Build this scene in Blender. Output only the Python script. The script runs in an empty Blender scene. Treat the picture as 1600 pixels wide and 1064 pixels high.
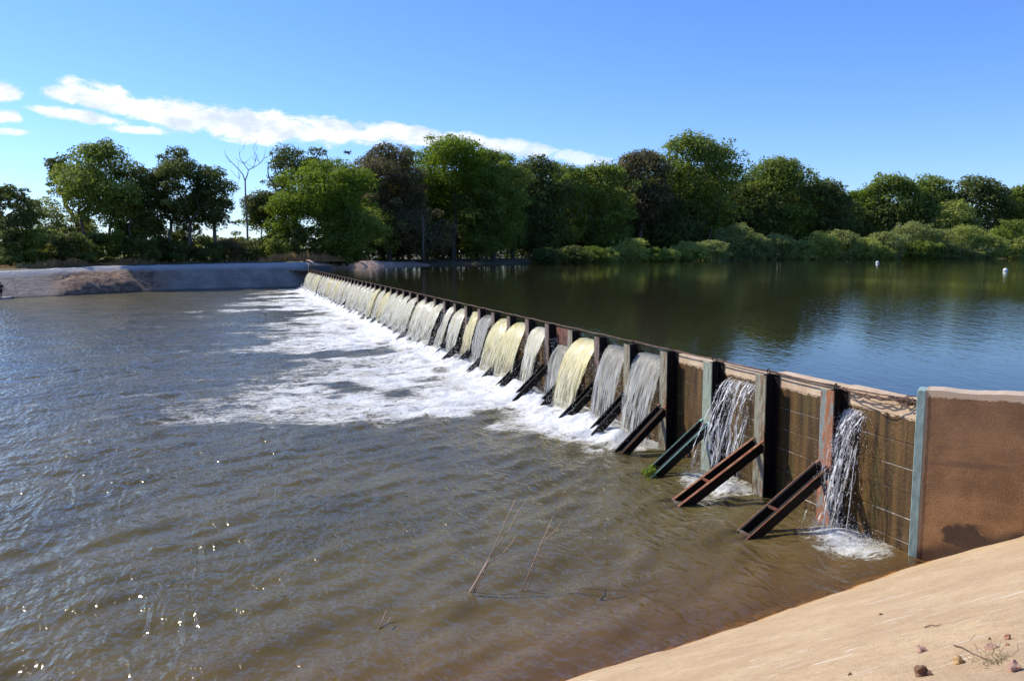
import bpy, math, random
import numpy as np
from mathutils import Vector, Matrix

R = math.radians
SC = bpy.context.scene
COL = SC.collection
rng = np.random.default_rng(7)
random.seed(7)

# ------------------------------------------------------------------ camera model
CAM_H, FPX, TILT = 4.8, 1267.9, 0.1107
_c, _s = math.cos(TILT), math.sin(TILT)

def ray(px, py):
    a = (px - 800) / FPX; b = (532 - py) / FPX
    return np.array([a, _c + b * _s, -_s + b * _c])

def P(px, py, z):
    """world point seen at photo pixel (px,py) on the level z"""
    r = ray(px, py); t = (z - CAM_H) / r[2]
    return np.array([0, 0, CAM_H]) + r * t

def PD(px, py, D):
    """world point seen at photo pixel (px,py) at the distance y = D"""
    r = ray(px, py); t = D / r[1]
    return np.array([0, 0, CAM_H]) + r * t

# ------------------------------------------------------------------ weir frame
P0 = np.array([5.4313, 14.0623])
DIR = np.array([-0.33341, 0.94278])      # along the weir, away from the camera
DWN = np.array([-0.94278, -0.33341])     # downstream
P0 = P0 - DWN * .32 - DIR * .165         # from the posts' outer edge to the weir's own axis
SP = 1.8686                              # post spacing
WROT = math.atan2(0.33341, 0.94278)
ZRES = 2.19                              # reservoir level
NPOST = 50
HP = 2.394

def W(x, y, z=0.0):
    """weir local (x upstream, y along) -> world"""
    q = P0 + DIR * y - DWN * x
    return np.array([q[0], q[1], z])

def to_local(p):
    r = np.asarray(p)[:2] - P0
    return -(r @ DWN), r @ DIR

# ------------------------------------------------------------------ tagging
def tag(o, label=None, cat=None, group=None, kind=None):
    if label: o['label'] = label
    if cat: o['category'] = cat
    if group: o['group'] = group
    if kind: o['kind'] = kind
    return o

def empty(name, loc=(0, 0, 0), rz=0.0):
    o = bpy.data.objects.new(name, None); COL.objects.link(o)
    o.location = loc; o.rotation_euler = (0, 0, rz); o.empty_display_size = .3
    return o

def link(name, me, m=None, parent=None, loc=None, rz=None):
    o = bpy.data.objects.new(name, me); COL.objects.link(o)
    if m is not None: me.materials.append(m)
    if parent is not None: o.parent = parent
    if loc is not None: o.location = loc
    if rz is not None: o.rotation_euler = (0, 0, rz)
    return o

# ------------------------------------------------------------------ numpy noise
def _hash(ix, iy, seed):
    h = (ix.astype(np.int64) * 374761393 + iy.astype(np.int64) * 668265263 + seed * 982451653) & 0x7fffffff
    h = ((h ^ (h >> 13)) * 1274126177) & 0x7fffffff
    return ((h ^ (h >> 16)) & 0xffff) / 65535.0

def vnoise(x, y, seed=0):
    x = np.asarray(x, float); y = np.asarray(y, float)
    ix = np.floor(x); iy = np.floor(y); fx = x - ix; fy = y - iy
    fx = fx * fx * fx * (fx * (fx * 6 - 15) + 10); fy = fy * fy * fy * (fy * (fy * 6 - 15) + 10)
    a = _hash(ix, iy, seed); b = _hash(ix + 1, iy, seed); c = _hash(ix, iy + 1, seed); d = _hash(ix + 1, iy + 1, seed)
    return (a * (1 - fx) + b * fx) * (1 - fy) + (c * (1 - fx) + d * fx) * fy

def fbm(x, y, seed=0, oct=4, gain=.5):
    t = 0; a = 1; n = 0
    for i in range(oct):
        t = t + a * vnoise(x * 2 ** i + i * 17.3, y * 2 ** i - i * 9.1, seed + i); n += a; a *= gain
    return t / n

def sstep(a, b, x):
    t = np.clip((x - a) / (b - a), 0, 1); return t * t * (3 - 2 * t)

# ------------------------------------------------------------------ mesh builder
class MB:
    def __init__(s): s.v = []; s.f = []; s.mi = []
    def add(s, vs, fs, mi=0):
        n = len(s.v); s.v += [tuple(map(float, p)) for p in vs]
        s.f += [tuple(i + n for i in f) for f in fs]; s.mi += [mi] * len(fs)
    def box(s, x0, x1, y0, y1, z0, z1, mi=0, b=0.0):
        if b <= 0:
            vs = [(x, y, z) for z in (z0, z1) for y in (y0, y1) for x in (x0, x1)]
            s.add(vs, [(0, 2, 3, 1), (4, 5, 7, 6), (0, 1, 5, 4), (1, 3, 7, 5), (3, 2, 6, 7), (2, 0, 4, 6)], mi)
        else:
            import bmesh
            bm = bmesh.new(); bmesh.ops.create_cube(bm, size=1)
            for v in bm.verts:
                v.co = Vector(((x0 + x1) / 2 + v.co.x * (x1 - x0), (y0 + y1) / 2 + v.co.y * (y1 - y0), (z0 + z1) / 2 + v.co.z * (z1 - z0)))
            bmesh.ops.bevel(bm, geom=bm.edges[:], offset=b, segments=1, affect='EDGES')
            bm.verts.index_update()
            s.add([v.co for v in bm.verts], [[v.index for v in f.verts] for f in bm.faces], mi); bm.free()
    def beam(s, a, b, w, h, up=(0, 0, 1), mi=0):
        a = Vector(a); b = Vector(b); d = (b - a).normalized(); up = Vector(up)
        x = d.cross(up).normalized(); u = x.cross(d).normalized()
        vs = [p + x * (i * w / 2) + u * (j * h / 2) for p in (a, b) for j in (-1, 1) for i in (-1, 1)]
        s.add(vs, [(0, 1, 3, 2), (4, 6, 7, 5), (0, 4, 5, 1), (1, 5, 7, 3), (3, 7, 6, 2), (2, 6, 4, 0)], mi)
    def tube(s, pts, rad, seg=6, mi=0, cap=True):
        pts = [Vector(p) for p in pts]; n = len(pts)
        if not hasattr(rad, '__len__'): rad = [rad] * n
        base = len(s.v); ref = Vector((.31, .17, .93))
        for i, p in enumerate(pts):
            d = (pts[min(i + 1, n - 1)] - pts[max(i - 1, 0)])
            d = d.normalized() if d.length > 1e-9 else Vector((0, 0, 1))
            r = ref if abs(d.dot(ref)) < .95 else Vector((1, 0, 0))
            x = d.cross(r).normalized(); y = d.cross(x)
            for k in range(seg):
                a = 2 * math.pi * k / seg
                s.v.append(tuple(p + (x * math.cos(a) + y * math.sin(a)) * rad[i]))
        for i in range(n - 1):
            for k in range(seg):
                k2 = (k + 1) % seg
                s.f.append((base + i * seg + k, base + i * seg + k2, base + (i + 1) * seg + k2, base + (i + 1) * seg + k)); s.mi.append(mi)
        if cap:
            s.f.append(tuple(base + k for k in reversed(range(seg)))); s.mi.append(mi)
            s.f.append(tuple(base + (n - 1) * seg + k for k in range(seg))); s.mi.append(mi)
    def lathe(s, prof, seg=16, org=(0, 0, 0), axis='Z', mi=0):
        base = len(s.v); ox, oy, oz = org
        for r, z in prof:
            for k in range(seg):
                a = 2 * math.pi * k / seg; x, y = r * math.cos(a), r * math.sin(a)
                s.v.append((ox + x, oy + y, oz + z) if axis == 'Z' else (ox + z, oy + x, oz + y))
        for i in range(len(prof) - 1):
            for k in range(seg):
                k2 = (k + 1) % seg
                s.f.append((base + i * seg + k, base + i * seg + k2, base + (i + 1) * seg + k2, base + (i + 1) * seg + k)); s.mi.append(mi)
    def mesh(s, name, smooth=False):
        me = bpy.data.meshes.new(name); me.from_pydata(s.v, [], s.f)
        if any(s.mi): me.polygons.foreach_set('material_index', s.mi)
        if smooth: me.polygons.foreach_set('use_smooth', [True] * len(me.polygons))
        me.update(); return me
    def build(s, name, m, parent=None, smooth=False, loc=None, rz=None):
        return link(name, s.mesh(name, smooth), m, parent, loc, rz)

def quads_mesh(name, V, smooth=False, attr=None):
    """V: (N,4,3) loose quads; attr: per-quad float 'tint'"""
    N = len(V); me = bpy.data.meshes.new(name)
    me.vertices.add(N * 4); me.vertices.foreach_set('co', V.reshape(-1).astype(np.float32))
    me.loops.add(N * 4); me.loops.foreach_set('vertex_index', np.arange(N * 4, dtype=np.int32))
    me.polygons.add(N); me.polygons.foreach_set('loop_start', (np.arange(N) * 4).astype(np.int32))
    me.update(calc_edges=True)
    if attr is not None:
        a = me.attributes.new('tint', 'FLOAT', 'POINT'); a.data.foreach_set('value', np.repeat(attr, 4).astype(np.float32))
    return me

def grid_mesh(name, X, Y, Z, attrs=None, smooth=True, mask=None, uv=None):
    n, m = X.shape; me = bpy.data.meshes.new(name)
    V = np.stack([X, Y, Z], -1).reshape(-1, 3)
    i = np.arange(n * m).reshape(n, m)
    F = np.stack([i[:-1, :-1], i[1:, :-1], i[1:, 1:], i[:-1, 1:]], -1).reshape(-1, 4)
    if mask is not None: F = F[mask.reshape(-1)]
    me.vertices.add(len(V)); me.vertices.foreach_set('co', V.reshape(-1).astype(np.float32))
    me.loops.add(len(F) * 4); me.loops.foreach_set('vertex_index', F.reshape(-1).astype(np.int32))
    me.polygons.add(len(F)); me.polygons.foreach_set('loop_start', (np.arange(len(F)) * 4).astype(np.int32))
    me.update(calc_edges=True)
    for k, a in (attrs or {}).items():
        at = me.attributes.new(k, 'FLOAT', 'POINT'); at.data.foreach_set('value', a.reshape(-1).astype(np.float32))
    if uv is not None:
        U = np.stack(uv, -1).reshape(-1, 2)
        l = me.uv_layers.new(name='uv'); l.data.foreach_set('uv', U[F.reshape(-1)].reshape(-1).astype(np.float32))
    if smooth: me.polygons.foreach_set('use_smooth', np.ones(len(F), bool))
    return me

# ------------------------------------------------------------------ node helpers
class NT:
    def __init__(s, m):
        s.t = m.node_tree; s.n = s.t.nodes; s.l = s.t.links
    def new(s, ty, **kw):
        n = s.n.new(ty)
        for k, v in kw.items(): setattr(n, k, v)
        return n
    def set(s, inp, v):
        if hasattr(v, 'links'): s.l.new(v, inp)
        elif v is not None:
            if inp.type == 'RGBA' and len(v) == 3: v = (*v, 1)
            inp.default_value = v
    def math(s, op, a, b=None, c=None, clamp=False):
        n = s.new('ShaderNodeMath', operation=op, use_clamp=clamp); s.set(n.inputs[0], a)
        if b is not None: s.set(n.inputs[1], b)
        if c is not None: s.set(n.inputs[2], c)
        return n.outputs[0]
    def ss(s, x, a, b, lo=0., hi=1.):
        n = s.new('ShaderNodeMapRange', interpolation_type='SMOOTHSTEP'); s.set(n.inputs['Value'], x)
        for k, v in (('From Min', a), ('From Max', b), ('To Min', lo), ('To Max', hi)): s.set(n.inputs[k], v)
        return n.outputs[0]
    def mix(s, f, a, b, bt='MIX'):
        n = s.new('ShaderNodeMix', data_type='RGBA', blend_type=bt); s.set(n.inputs[0], f)
        s.set(n.inputs[6], a); s.set(n.inputs[7], b); return n.outputs[2]
    def noise(s, vec, scale, detail=4, rough=.55, dist=0., out=0, dim='3D'):
        n = s.new('ShaderNodeTexNoise', noise_dimensions=dim)
        if vec is not None: s.l.new(vec, n.inputs['Vector'])
        n.inputs['Scale'].default_value = scale; n.inputs['Detail'].default_value = detail
        n.inputs['Roughness'].default_value = rough; n.inputs['Distortion'].default_value = dist
        return n.outputs[out]
    def vor(s, vec, scale, feature='F1', rnd=1.):
        n = s.new('ShaderNodeTexVoronoi', feature=feature); s.l.new(vec, n.inputs['Vector'])
        n.inputs['Scale'].default_value = scale; n.inputs['Randomness'].default_value = rnd
        return n.outputs['Distance']
    def map(s, vec, scale=(1, 1, 1), loc=(0, 0, 0), rot=(0, 0, 0)):
        n = s.new('ShaderNodeMapping'); s.l.new(vec, n.inputs['Vector'])
        n.inputs['Scale'].default_value = scale; n.inputs['Location'].default_value = loc; n.inputs['Rotation'].default_value = rot
        return n.outputs[0]
    def coord(s, o='Object'): return s.new('ShaderNodeTexCoord').outputs[o]
    def pos(s): return s.new('ShaderNodeNewGeometry').outputs['Position']
    def xyz(s, v):
        n = s.new('ShaderNodeSeparateXYZ'); s.l.new(v, n.inputs[0]); return n.outputs
    def attr(s, name): return s.new('ShaderNodeAttribute', attribute_name=name).outputs['Fac']
    def rnd(s): return s.new('ShaderNodeObjectInfo').outputs['Random']
    def bump(s, h, dist, strength=1., normal=None):
        n = s.new('ShaderNodeBump'); s.set(n.inputs['Height'], h); n.inputs['Distance'].default_value = dist
        s.set(n.inputs['Strength'], strength)
        if normal is not None: s.l.new(normal, n.inputs['Normal'])
        return n.outputs[0]
    def bsdf(s, color, rough=.8, normal=None, spec=.5, metal=0., alpha=None):
        n = s.new('ShaderNodeBsdfPrincipled'); s.set(n.inputs['Base Color'], color); s.set(n.inputs['Roughness'], rough)
        s.set(n.inputs['Specular IOR Level'], spec); s.set(n.inputs['Metallic'], metal)
        if normal is not None: s.l.new(normal, n.inputs['Normal'])
        if alpha is not None: s.set(n.inputs['Alpha'], alpha)
        return n.outputs[0]
    def mixs(s, f, a, b):
        n = s.new('ShaderNodeMixShader'); s.set(n.inputs[0], f); s.l.new(a, n.inputs[1]); s.l.new(b, n.inputs[2]); return n.outputs[0]
    def out(s, sh):
        o = s.new('ShaderNodeOutputMaterial'); s.l.new(sh, o.inputs['Surface'])

def mat(name):
    m = bpy.data.materials.new(name); m.use_nodes = True; m.node_tree.nodes.clear()
    return m, NT(m)

# ------------------------------------------------------------------ materials
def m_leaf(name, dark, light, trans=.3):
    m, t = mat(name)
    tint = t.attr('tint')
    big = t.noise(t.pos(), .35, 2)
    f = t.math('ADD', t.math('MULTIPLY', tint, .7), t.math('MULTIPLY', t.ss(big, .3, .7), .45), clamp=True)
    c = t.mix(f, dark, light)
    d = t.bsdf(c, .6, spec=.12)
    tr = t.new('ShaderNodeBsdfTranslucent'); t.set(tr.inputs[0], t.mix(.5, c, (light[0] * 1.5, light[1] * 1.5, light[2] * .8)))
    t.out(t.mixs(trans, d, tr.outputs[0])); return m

LEAF = {
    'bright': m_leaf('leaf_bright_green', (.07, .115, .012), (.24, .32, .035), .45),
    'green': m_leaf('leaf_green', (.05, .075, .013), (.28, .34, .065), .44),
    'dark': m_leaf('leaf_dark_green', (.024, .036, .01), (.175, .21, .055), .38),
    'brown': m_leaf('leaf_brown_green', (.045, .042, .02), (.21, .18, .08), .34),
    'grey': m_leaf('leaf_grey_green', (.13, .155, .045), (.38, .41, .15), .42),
    'shore': m_leaf('leaf_shore_green', (.16, .19, .04), (.44, .48, .13), .44),
    'straw': m_leaf('leaf_straw', (.2, .11, .045), (.5, .32, .15), .25),
}

def m_bark(name, c1, c2):
    m, t = mat(name); o = t.pos()
    n = t.noise(t.map(o, (3, 3, .8)), 3, 5)
    t.out(t.bsdf(t.mix(t.ss(n, .35, .65), c1, c2), .9, t.bump(n, .03))); return m
M_BARK = m_bark('bark_grey_brown', (.06, .05, .04), (.17, .145, .12))
M_DEAD = m_bark('dead_wood', (.10, .085, .07), (.26, .23, .2))

STK = 62      # run of the streaks on the near slope
def m_concrete_slope():
    m, t = mat('sandy_concrete'); o = t.pos(); x, y, z = t.xyz(o)
    n1 = t.noise(o, .9, 5, .6); n2 = t.noise(o, 9, 6, .65); n3 = t.noise(o, 75, 4, .7)
    c = t.mix(t.ss(n1, .3, .7), (.46, .315, .172), (.56, .405, .232))
    c = t.mix(t.ss(n2, .45, .75, 0, .55), c, (.32, .215, .12))
    c = t.mix(t.ss(n3, .5, .66, 0, .75), c, (.22, .15, .09))
    # broom lines / wash streaks running down-shore
    sv = t.map(o, (.25, 3.2, 1), rot=(0, 0, R(58)))
    st = t.noise(sv, 3.0, 6, .7)
    c = t.mix(t.ss(st, .55, .75, 0, .35), c, (.29, .2, .12))
    # white droppings / lime streaks, long and thin
    wv = t.map(o, (.5, 13, 1), loc=(3.1, 1.7, 0), rot=(0, 0, R(STK)))
    w = t.noise(wv, 1.0, 5, .72)
    c = t.mix(t.ss(w, .635, .67, 0, .8), c, (.74, .7, .64))
    w2 = t.noise(t.map(o, (1.7, 17, 1), loc=(7.3, 2.7, 0), rot=(0, 0, R(STK))), 1.0, 4, .7)
    c = t.mix(t.ss(w2, .65, .68, 0, .8), c, (.78, .73, .66))
    dk = t.noise(t.map(o, (.9, 12, 1), loc=(1.3, 9.7, 0), rot=(0, 0, R(STK))), 1.0, 5, .7)
    c = t.mix(t.ss(dk, .66, .70, 0, .5), c, (.26, .17, .09))
    v3 = t.vor(o, 42); c = t.mix(t.math('MULTIPLY', t.ss(v3, .10, .16, 1, 0), t.ss(t.noise(o, 3.1, 3), .45, .6, 0, .7)), c, (.2, .125, .065))
    # scattered dark crumbs
    v = t.vor(o, 14); cr = t.ss(v, .05, .09, 1, 0); gate = t.ss(t.noise(o, 1.6, 3), .5, .62)
    c = t.mix(t.math('MULTIPLY', t.math('MULTIPLY', cr, gate), .7), c, (.15, .09, .05))
    # top of the bank: grey dusty soil
    g = t.ss(t.math('ADD', z, t.math('MULTIPLY', t.noise(o, 2.5, 4), .5)), 3.15, 3.5)
    c = t.mix(t.math('MULTIPLY', g, .55), c, t.mix(n2, (.27, .2, .13), (.38, .29, .2)))
    # silt and algae at and below the waterline
    zz = t.math('ADD', z, t.math('MULTIPLY', t.math('SUBTRACT', t.noise(o, 5, 4), .5), .10))
    c = t.mix(t.ss(zz, .015, .09, 1, 0), c, t.mix(n2, (.36, .17, .045), (.5, .27, .09)))
    bh = t.math('ADD', t.math('MULTIPLY', n2, .6), t.math('MULTIPLY', n3, .4))
    t.out(t.bsdf(c, .9, t.bump(bh, .018), spec=.25)); return m

def m_far_concrete():
    m, t = mat('far_bank_concrete'); o = t.pos(); x, y, z = t.xyz(o)
    n = t.noise(o, .5, 6, .65); n2 = t.noise(t.map(o, (1, 1, 3)), 1.3, 6, .7)
    c = t.mix(t.ss(n, .3, .7), (.24, .195, .15), (.38, .31, .24))
    c = t.mix(t.ss(n2, .52, .72, 0, .6), c, (.13, .105, .09))
    jn = t.math('ABSOLUTE', t.math('SUBTRACT', t.math('FRACT', t.math('MULTIPLY', t.math('ADD', x, t.math('MULTIPLY', y, .8)), .16)), .5)); c = t.mix(t.ss(jn, .006, .014, .4, 0), c, (.07, .06, .05))
    e = t.attr('earth')
    c = t.mix(e, c, t.mix(t.noise(o, 1.5, 5), (.17, .09, .05), (.40, .26, .17)))
    c = t.mix(t.ss(t.math('MULTIPLY', e, t.noise(t.map(o, (1, 1, 2.2)), 1.1, 6, .75)), .44, .56, 0, .85), c, (.10, .055, .035))
    c = t.mix(t.attr('lip'), c, t.mix(n2, (.3, .28, .27), (.6, .57, .54)))
    c = t.mix(t.ss(z, .05, .3, .75, 0), c, (.07, .055, .045))
    t.out(t.bsdf(c, .9, t.bump(n2, .28))); return m

def m_sand():
    m, t = mat('pinkish_sand'); o = t.pos()
    n = t.noise(o, .8, 6, .65)
    t.out(t.bsdf(t.mix(t.ss(n, .3, .7), (.36, .23, .17), (.55, .39, .31)), .95, t.bump(n, .3))); return m

def m_soil():
    m, t = mat('forest_soil'); o = t.pos(); n = t.noise(o, .7, 5)
    t.out(t.bsdf(t.mix(n, (.05, .045, .02), (.14, .11, .055)), .95)); return m

def m_bed():
    m, t = mat('river_bed'); n = t.noise(t.pos(), .7, 5)
    t.out(t.bsdf(t.mix(n, (.08, .05, .025), (.15, .1, .05)), .95)); return m

def m_panel():
    m, t = mat('weir_boards'); o = t.coord('Object'); x, y, z = t.xyz(o)
    n = t.noise(o, 2.2, 6, .6); st = t.noise(t.map(o, (4, 4, .35)), 1.3, 6, .6)
    c = t.mix(t.ss(st, .3, .68), (.035, .021, .009), (.145, .08, .026))
    c = t.mix(t.ss(t.noise(t.map(o, (1, 3, .5)), 1.3, 4), .52, .68, 0, .7), c, (.075, .062, .018))
    c = t.mix(t.ss(t.noise(t.map(o, (4, 16, .8)), 1.1, 5, .7), .6, .7, 0, .85), c, (.012, .011, .006))
    c = t.mix(t.ss(n, .58, .75, 0, .35), c, (.2, .13, .075))
    # thin pale leaks on the seams
    zc = t.math('DIVIDE', t.math('ADD', z, .25), .4)
    fr = t.math('ABSOLUTE', t.math('SUBTRACT', t.math('FRACT', zc), .5))
    gate = t.math('MULTIPLY', t.ss(t.noise(t.map(o, (1, .9, 2.4)), 1.3, 2, .5), .45, .6), t.ss(t.noise(t.map(o, (1, 9, 2)), 1.6, 4, .7), .38, .55))
    c = t.mix(t.math('MULTIPLY', t.ss(fr, .474, .490), gate), c, (.62, .58, .5))
    # dry band above the reservoir level
    dn = t.math('ADD', z, t.math('MULTIPLY', t.math('SUBTRACT', t.noise(t.map(o, (1, 1.6, .8)), 4.5, 6, .75), .5), .22))
    dry = t.ss(dn, 2.13, 2.16)
    dc = t.mix(t.ss(n, .35, .7), (.52, .37, .235), (.66, .5, .34))
    dc = t.mix(t.ss(t.noise(o, 11, 4, .7), .6, .72, 0, .6), dc, (.26, .19, .14))
    c = t.mix(dry, c, dc)
    r = t.math('ADD', .42, t.math('MULTIPLY', dry, .6))
    t.out(t.bsdf(c, r, t.bump(t.noise(o, 14, 6, .7), .02), spec=.22)); return m

def m_wing():
    m, t = mat('wing_wall_aggregate'); o = t.coord('Object'); x, y, z = t.xyz(o)
    n = t.noise(o, 1.3, 6, .65); g = t.noise(o, 55, 6, .8); v = t.vor(o, 80)
    c = t.mix(t.ss(n, .35, .65), (.23, .112, .036), (.47, .245, .095))
    c = t.mix(t.ss(g, .5, .62, 0, .75), c, (.46, .27, .13))
    c = t.mix(t.ss(g, .40, .47, .85, 0), c, (.07, .034, .014))
    c = t.mix(t.ss(t.noise(t.map(o, (.5, .5, 5)), 1.1, 4), .55, .7, 0, .5), c, (.10, .05, .025))
    up = t.ss(z, .1, 2.3); 
    c = t.mix(t.math('MULTIPLY', up, .42), c, (.10, .06, .036))
    sp = t.ss(t.vor(o, 34), .06, .12, 1, 0); c = t.mix(t.math('MULTIPLY', sp, t.ss(t.noise(o, 2, 4), .45, .6)), c, (.55, .38, .25))
    # unstained top and left margin
    tn = t.math('ADD', t.math('SUBTRACT', z, t.math('MULTIPLY', x, .03)), t.math('MULTIPLY', t.math('SUBTRACT', t.noise(o, 7, 8, .8), .5), .24))
    c = t.mix(t.ss(tn, 2.545, 2.57), c, t.mix(g, (.5, .37, .24), (.66, .51, .35)))
    xn = t.math('ADD', x, t.math('MULTIPLY', t.math('SUBTRACT', t.noise(o, 7, 4), .5), .06))
    c = t.mix(t.ss(xn, .085, .11, .8, 0), c, t.mix(g, (.34, .24, .15), (.5, .38, .26)))
    # dark ragged patch and dark band near the foot
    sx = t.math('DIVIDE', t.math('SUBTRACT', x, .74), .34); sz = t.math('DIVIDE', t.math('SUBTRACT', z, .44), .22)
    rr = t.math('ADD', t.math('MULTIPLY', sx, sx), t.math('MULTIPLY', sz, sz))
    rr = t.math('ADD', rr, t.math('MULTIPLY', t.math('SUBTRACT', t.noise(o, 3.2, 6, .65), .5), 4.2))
    dark_patch = t.ss(rr, .55, 1.15, .85, 0)
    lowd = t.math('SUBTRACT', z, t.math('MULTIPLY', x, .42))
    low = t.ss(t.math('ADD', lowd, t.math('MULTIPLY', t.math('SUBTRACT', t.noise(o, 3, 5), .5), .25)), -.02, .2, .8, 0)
    c = t.mix(t.math('MAXIMUM', dark_patch, low), c, (.03, .016, .01))
    h = t.math('ADD', t.math('MULTIPLY', g, .7), t.math('MULTIPLY', v, .4))
    t.out(t.bsdf(c, .75, t.bump(h, .014))); return m

def m_steel(name, paint, rust, amount, dark=(.05, .03, .02)):
    m, t = mat(name); o = t.coord('Object')
    n = t.noise(t.map(o, (3, 3, 1.1)), 2.0, 6, .68); n2 = t.noise(t.map(o, (9, 9, 2)), 3, 5, .7)
    p = t.mix(t.ss(n2, .3, .7), paint, tuple(c * .6 for c in paint))
    r = t.mix(t.ss(n2, .35, .7), rust, dark)
    c = t.mix(t.ss(n, 1 - amount - .06, 1 - amount + .06), p, r)
    t.out(t.bsdf(c, .7, t.bump(n2, .006), spec=.2)); return m
M_POST_ORANGE = m_steel('steel_paint_orange_rust', (.25, .29, .26), (.36, .14, .065), .52, (.22, .1, .055))
M_POST_GREY = m_steel('steel_paint_grey_green', (.31, .29, .21), (.27, .17, .10), .46)
M_POST_TEAL = m_steel('steel_paint_teal', (.32, .37, .28), (.3, .22, .15), .4)
M_POST_FAR = m_steel('steel_rust_brown', (.21, .17, .15), (.17, .10, .07), .5)
M_EDGE = m_steel('steel_paint_turquoise', (.35, .49, .44), (.36, .38, .29), .36, (.2, .2, .14))
M_BRACE_RUST = m_steel('brace_red_rust', (.30, .15, .07), (.30, .09, .04), .5)
M_BRACE_TEAL = m_steel('brace_teal', (.22, .46, .38), (.2, .2, .14), .36)
M_BRACE_SHADE = m_steel('brace_shade', (.008, .006, .005), (.022, .012, .007), .4)  # near-black: the shade on the brace sides is put into the colour
M_BAR_RED = m_steel('crossbar_red', (.27, .07, .04), (.2, .08, .05), .5)
M_BOARD_RED = m_steel('red_brown_board', (.2, .085, .06), (.12, .06, .045), .45)
M_CABLE = m_steel('rusty_wire', (.2, .12, .08), (.1, .055, .035), .5)
M_BLACK = m_steel('black_iron', (.02, .018, .017), (.05, .03, .02), .4)

def plain(name, col, rough=.6, spec=.5, bump=0, bs=10):
    m, t = mat(name); o = t.coord('Object'); n = t.noise(o, bs, 4)
    c = t.mix(t.ss(n, .3, .7), tuple(x * .82 for x in col), col)
    t.out(t.bsdf(c, rough, t.bump(n, bump) if bump else None, spec)); return m

# ---- water
def water_surface(t, body, normal, rough, clear=None, tint=(.75, .55, .3), fres=1.0):
    fr = t.new('ShaderNodeFresnel'); fr.inputs['IOR'].default_value = 1.33; t.l.new(normal, fr.inputs['Normal'])
    g = t.new('ShaderNodeBsdfGlossy'); t.set(g.inputs['Color'], (.96, .95, .88)); t.set(g.inputs['Roughness'], rough); t.l.new(normal, g.inputs['Normal'])
    d = t.new('ShaderNodeBsdfDiffuse'); t.set(d.inputs['Color'], body)
    b = d.outputs[0]
    if clear is not None:
        tr = t.new('ShaderNodeBsdfTransparent'); t.set(tr.inputs['Color'], tint)
        b = t.mixs(clear, b, tr.outputs[0])
    return t.mixs(t.math('MULTIPLY', fr.outputs[0], fres, clamp=True), b, g.outputs[0])

def m_river():
    m, t = mat('murky_river_water'); o = t.coord('Object')
    foam = t.attr('foam'); clear = t.attr('clear')
    # wind ripples, three scales, stretched across the wind
    wv = t.map(o, (1, .36, 1), rot=(0, 0, R(24)))
    warp = t.noise(o, .8, 2, out=1)
    wv = t.mix(.04, wv, warp, 'ADD')
    a = t.noise(wv, 2.3, 3, .45, .35); b = t.noise(t.map(o, (1, .5, 1), rot=(0, 0, R(-12))), 5.5, 2, .5, .4)
    a = t.math('SUBTRACT', 1, t.math('ABSOLUTE', t.math('SUBTRACT', t.math('MULTIPLY', a, 2), 1)))
    gl = t.noise(t.map(o, (1, .7, 1), rot=(0, 0, R(10))), 8, 1, .45)
    h = t.math('ADD', t.math('ADD', t.math('MULTIPLY', a, .68), t.math('MULTIPLY', b, .28)), t.math('MULTIPLY', gl, .26))
    calm = t.ss(t.noise(o, .22, 3), .3, .65, .7, 1.2)
    nb = t.bump(h, .145, calm)
    mud = t.noise(o, .3, 4)
    body = t.mix(t.ss(mud, .3, .7), (.076, .061, .020), (.118, .093, .033))
    body = t.mix(t.attr('shoal'), body, t.mix(t.noise(o, 4, 4), (.17, .088, .026), (.26, .145, .05)))
    w = water_surface(t, body, nb, .17, clear, (.96, .84, .62))
    # foam lace
    fv = t.map(o, (.62, 1.15, 1)); wrp = t.noise(o, .7, 3, out=1); fv = t.mix(.9, fv, wrp, 'ADD')
    n1 = t.noise(fv, 1.1, 9, .68, .6)
    rg = t.noise(fv, 2.0, 6, .6, 1.1); rg = t.math('SUBTRACT', 1, t.math('MULTIPLY', t.math('ABSOLUTE', t.math('SUBTRACT', rg, .5)), 5.5), clamp=True)
    fine = t.noise(o, 9, 6, .75)
    val = t.math('ADD', foam, t.math('MULTIPLY', t.math('SUBTRACT', n1, .5), 1.7))
    val = t.math('ADD', val, t.math('MULTIPLY', t.math('SUBTRACT', rg, .45), t.ss(foam, .05, .45, .0, .34)))
    val = t.math('ADD', val, t.math('MULTIPLY', t.math('SUBTRACT', fine, .5), .75))
    lc = t.noise(fv, 4.6, 7, .62, 1.4); lc = t.math('SUBTRACT', 1, t.math('MULTIPLY', t.math('ABSOLUTE', t.math('SUBTRACT', lc, .5)), 7), clamp=True)
    val = t.math('ADD', val, t.math('MULTIPLY', t.math('SUBTRACT', lc, .4), t.ss(foam, .05, .4, .1, .30)))
    f = t.ss(val, .36, .80)
    f = t.math('MULTIPLY', f, t.ss(foam, .02, .12))
    thick = t.ss(val, .45, 1.15)
    fc = t.mix(thick, (.6, .56, .44), (.86, .86, .83))
    fc = t.mix(t.ss(fine, .3, .5, .5, 0), fc, (.42, .38, .28))
    fc = t.mix(t.math('MULTIPLY', t.ss(t.noise(fv, .8, 5, .6), .52, .66), t.ss(foam, .95, .5, .0, .7)), fc, (.36, .30, .17))
    fb = t.bump(t.math('ADD', t.math('MULTIPLY', fine, .5), n1), .14)
    fs = t.bsdf(fc, .55, fb, spec=.35)
    t.out(t.mixs(f, w, fs)); return m

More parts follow.
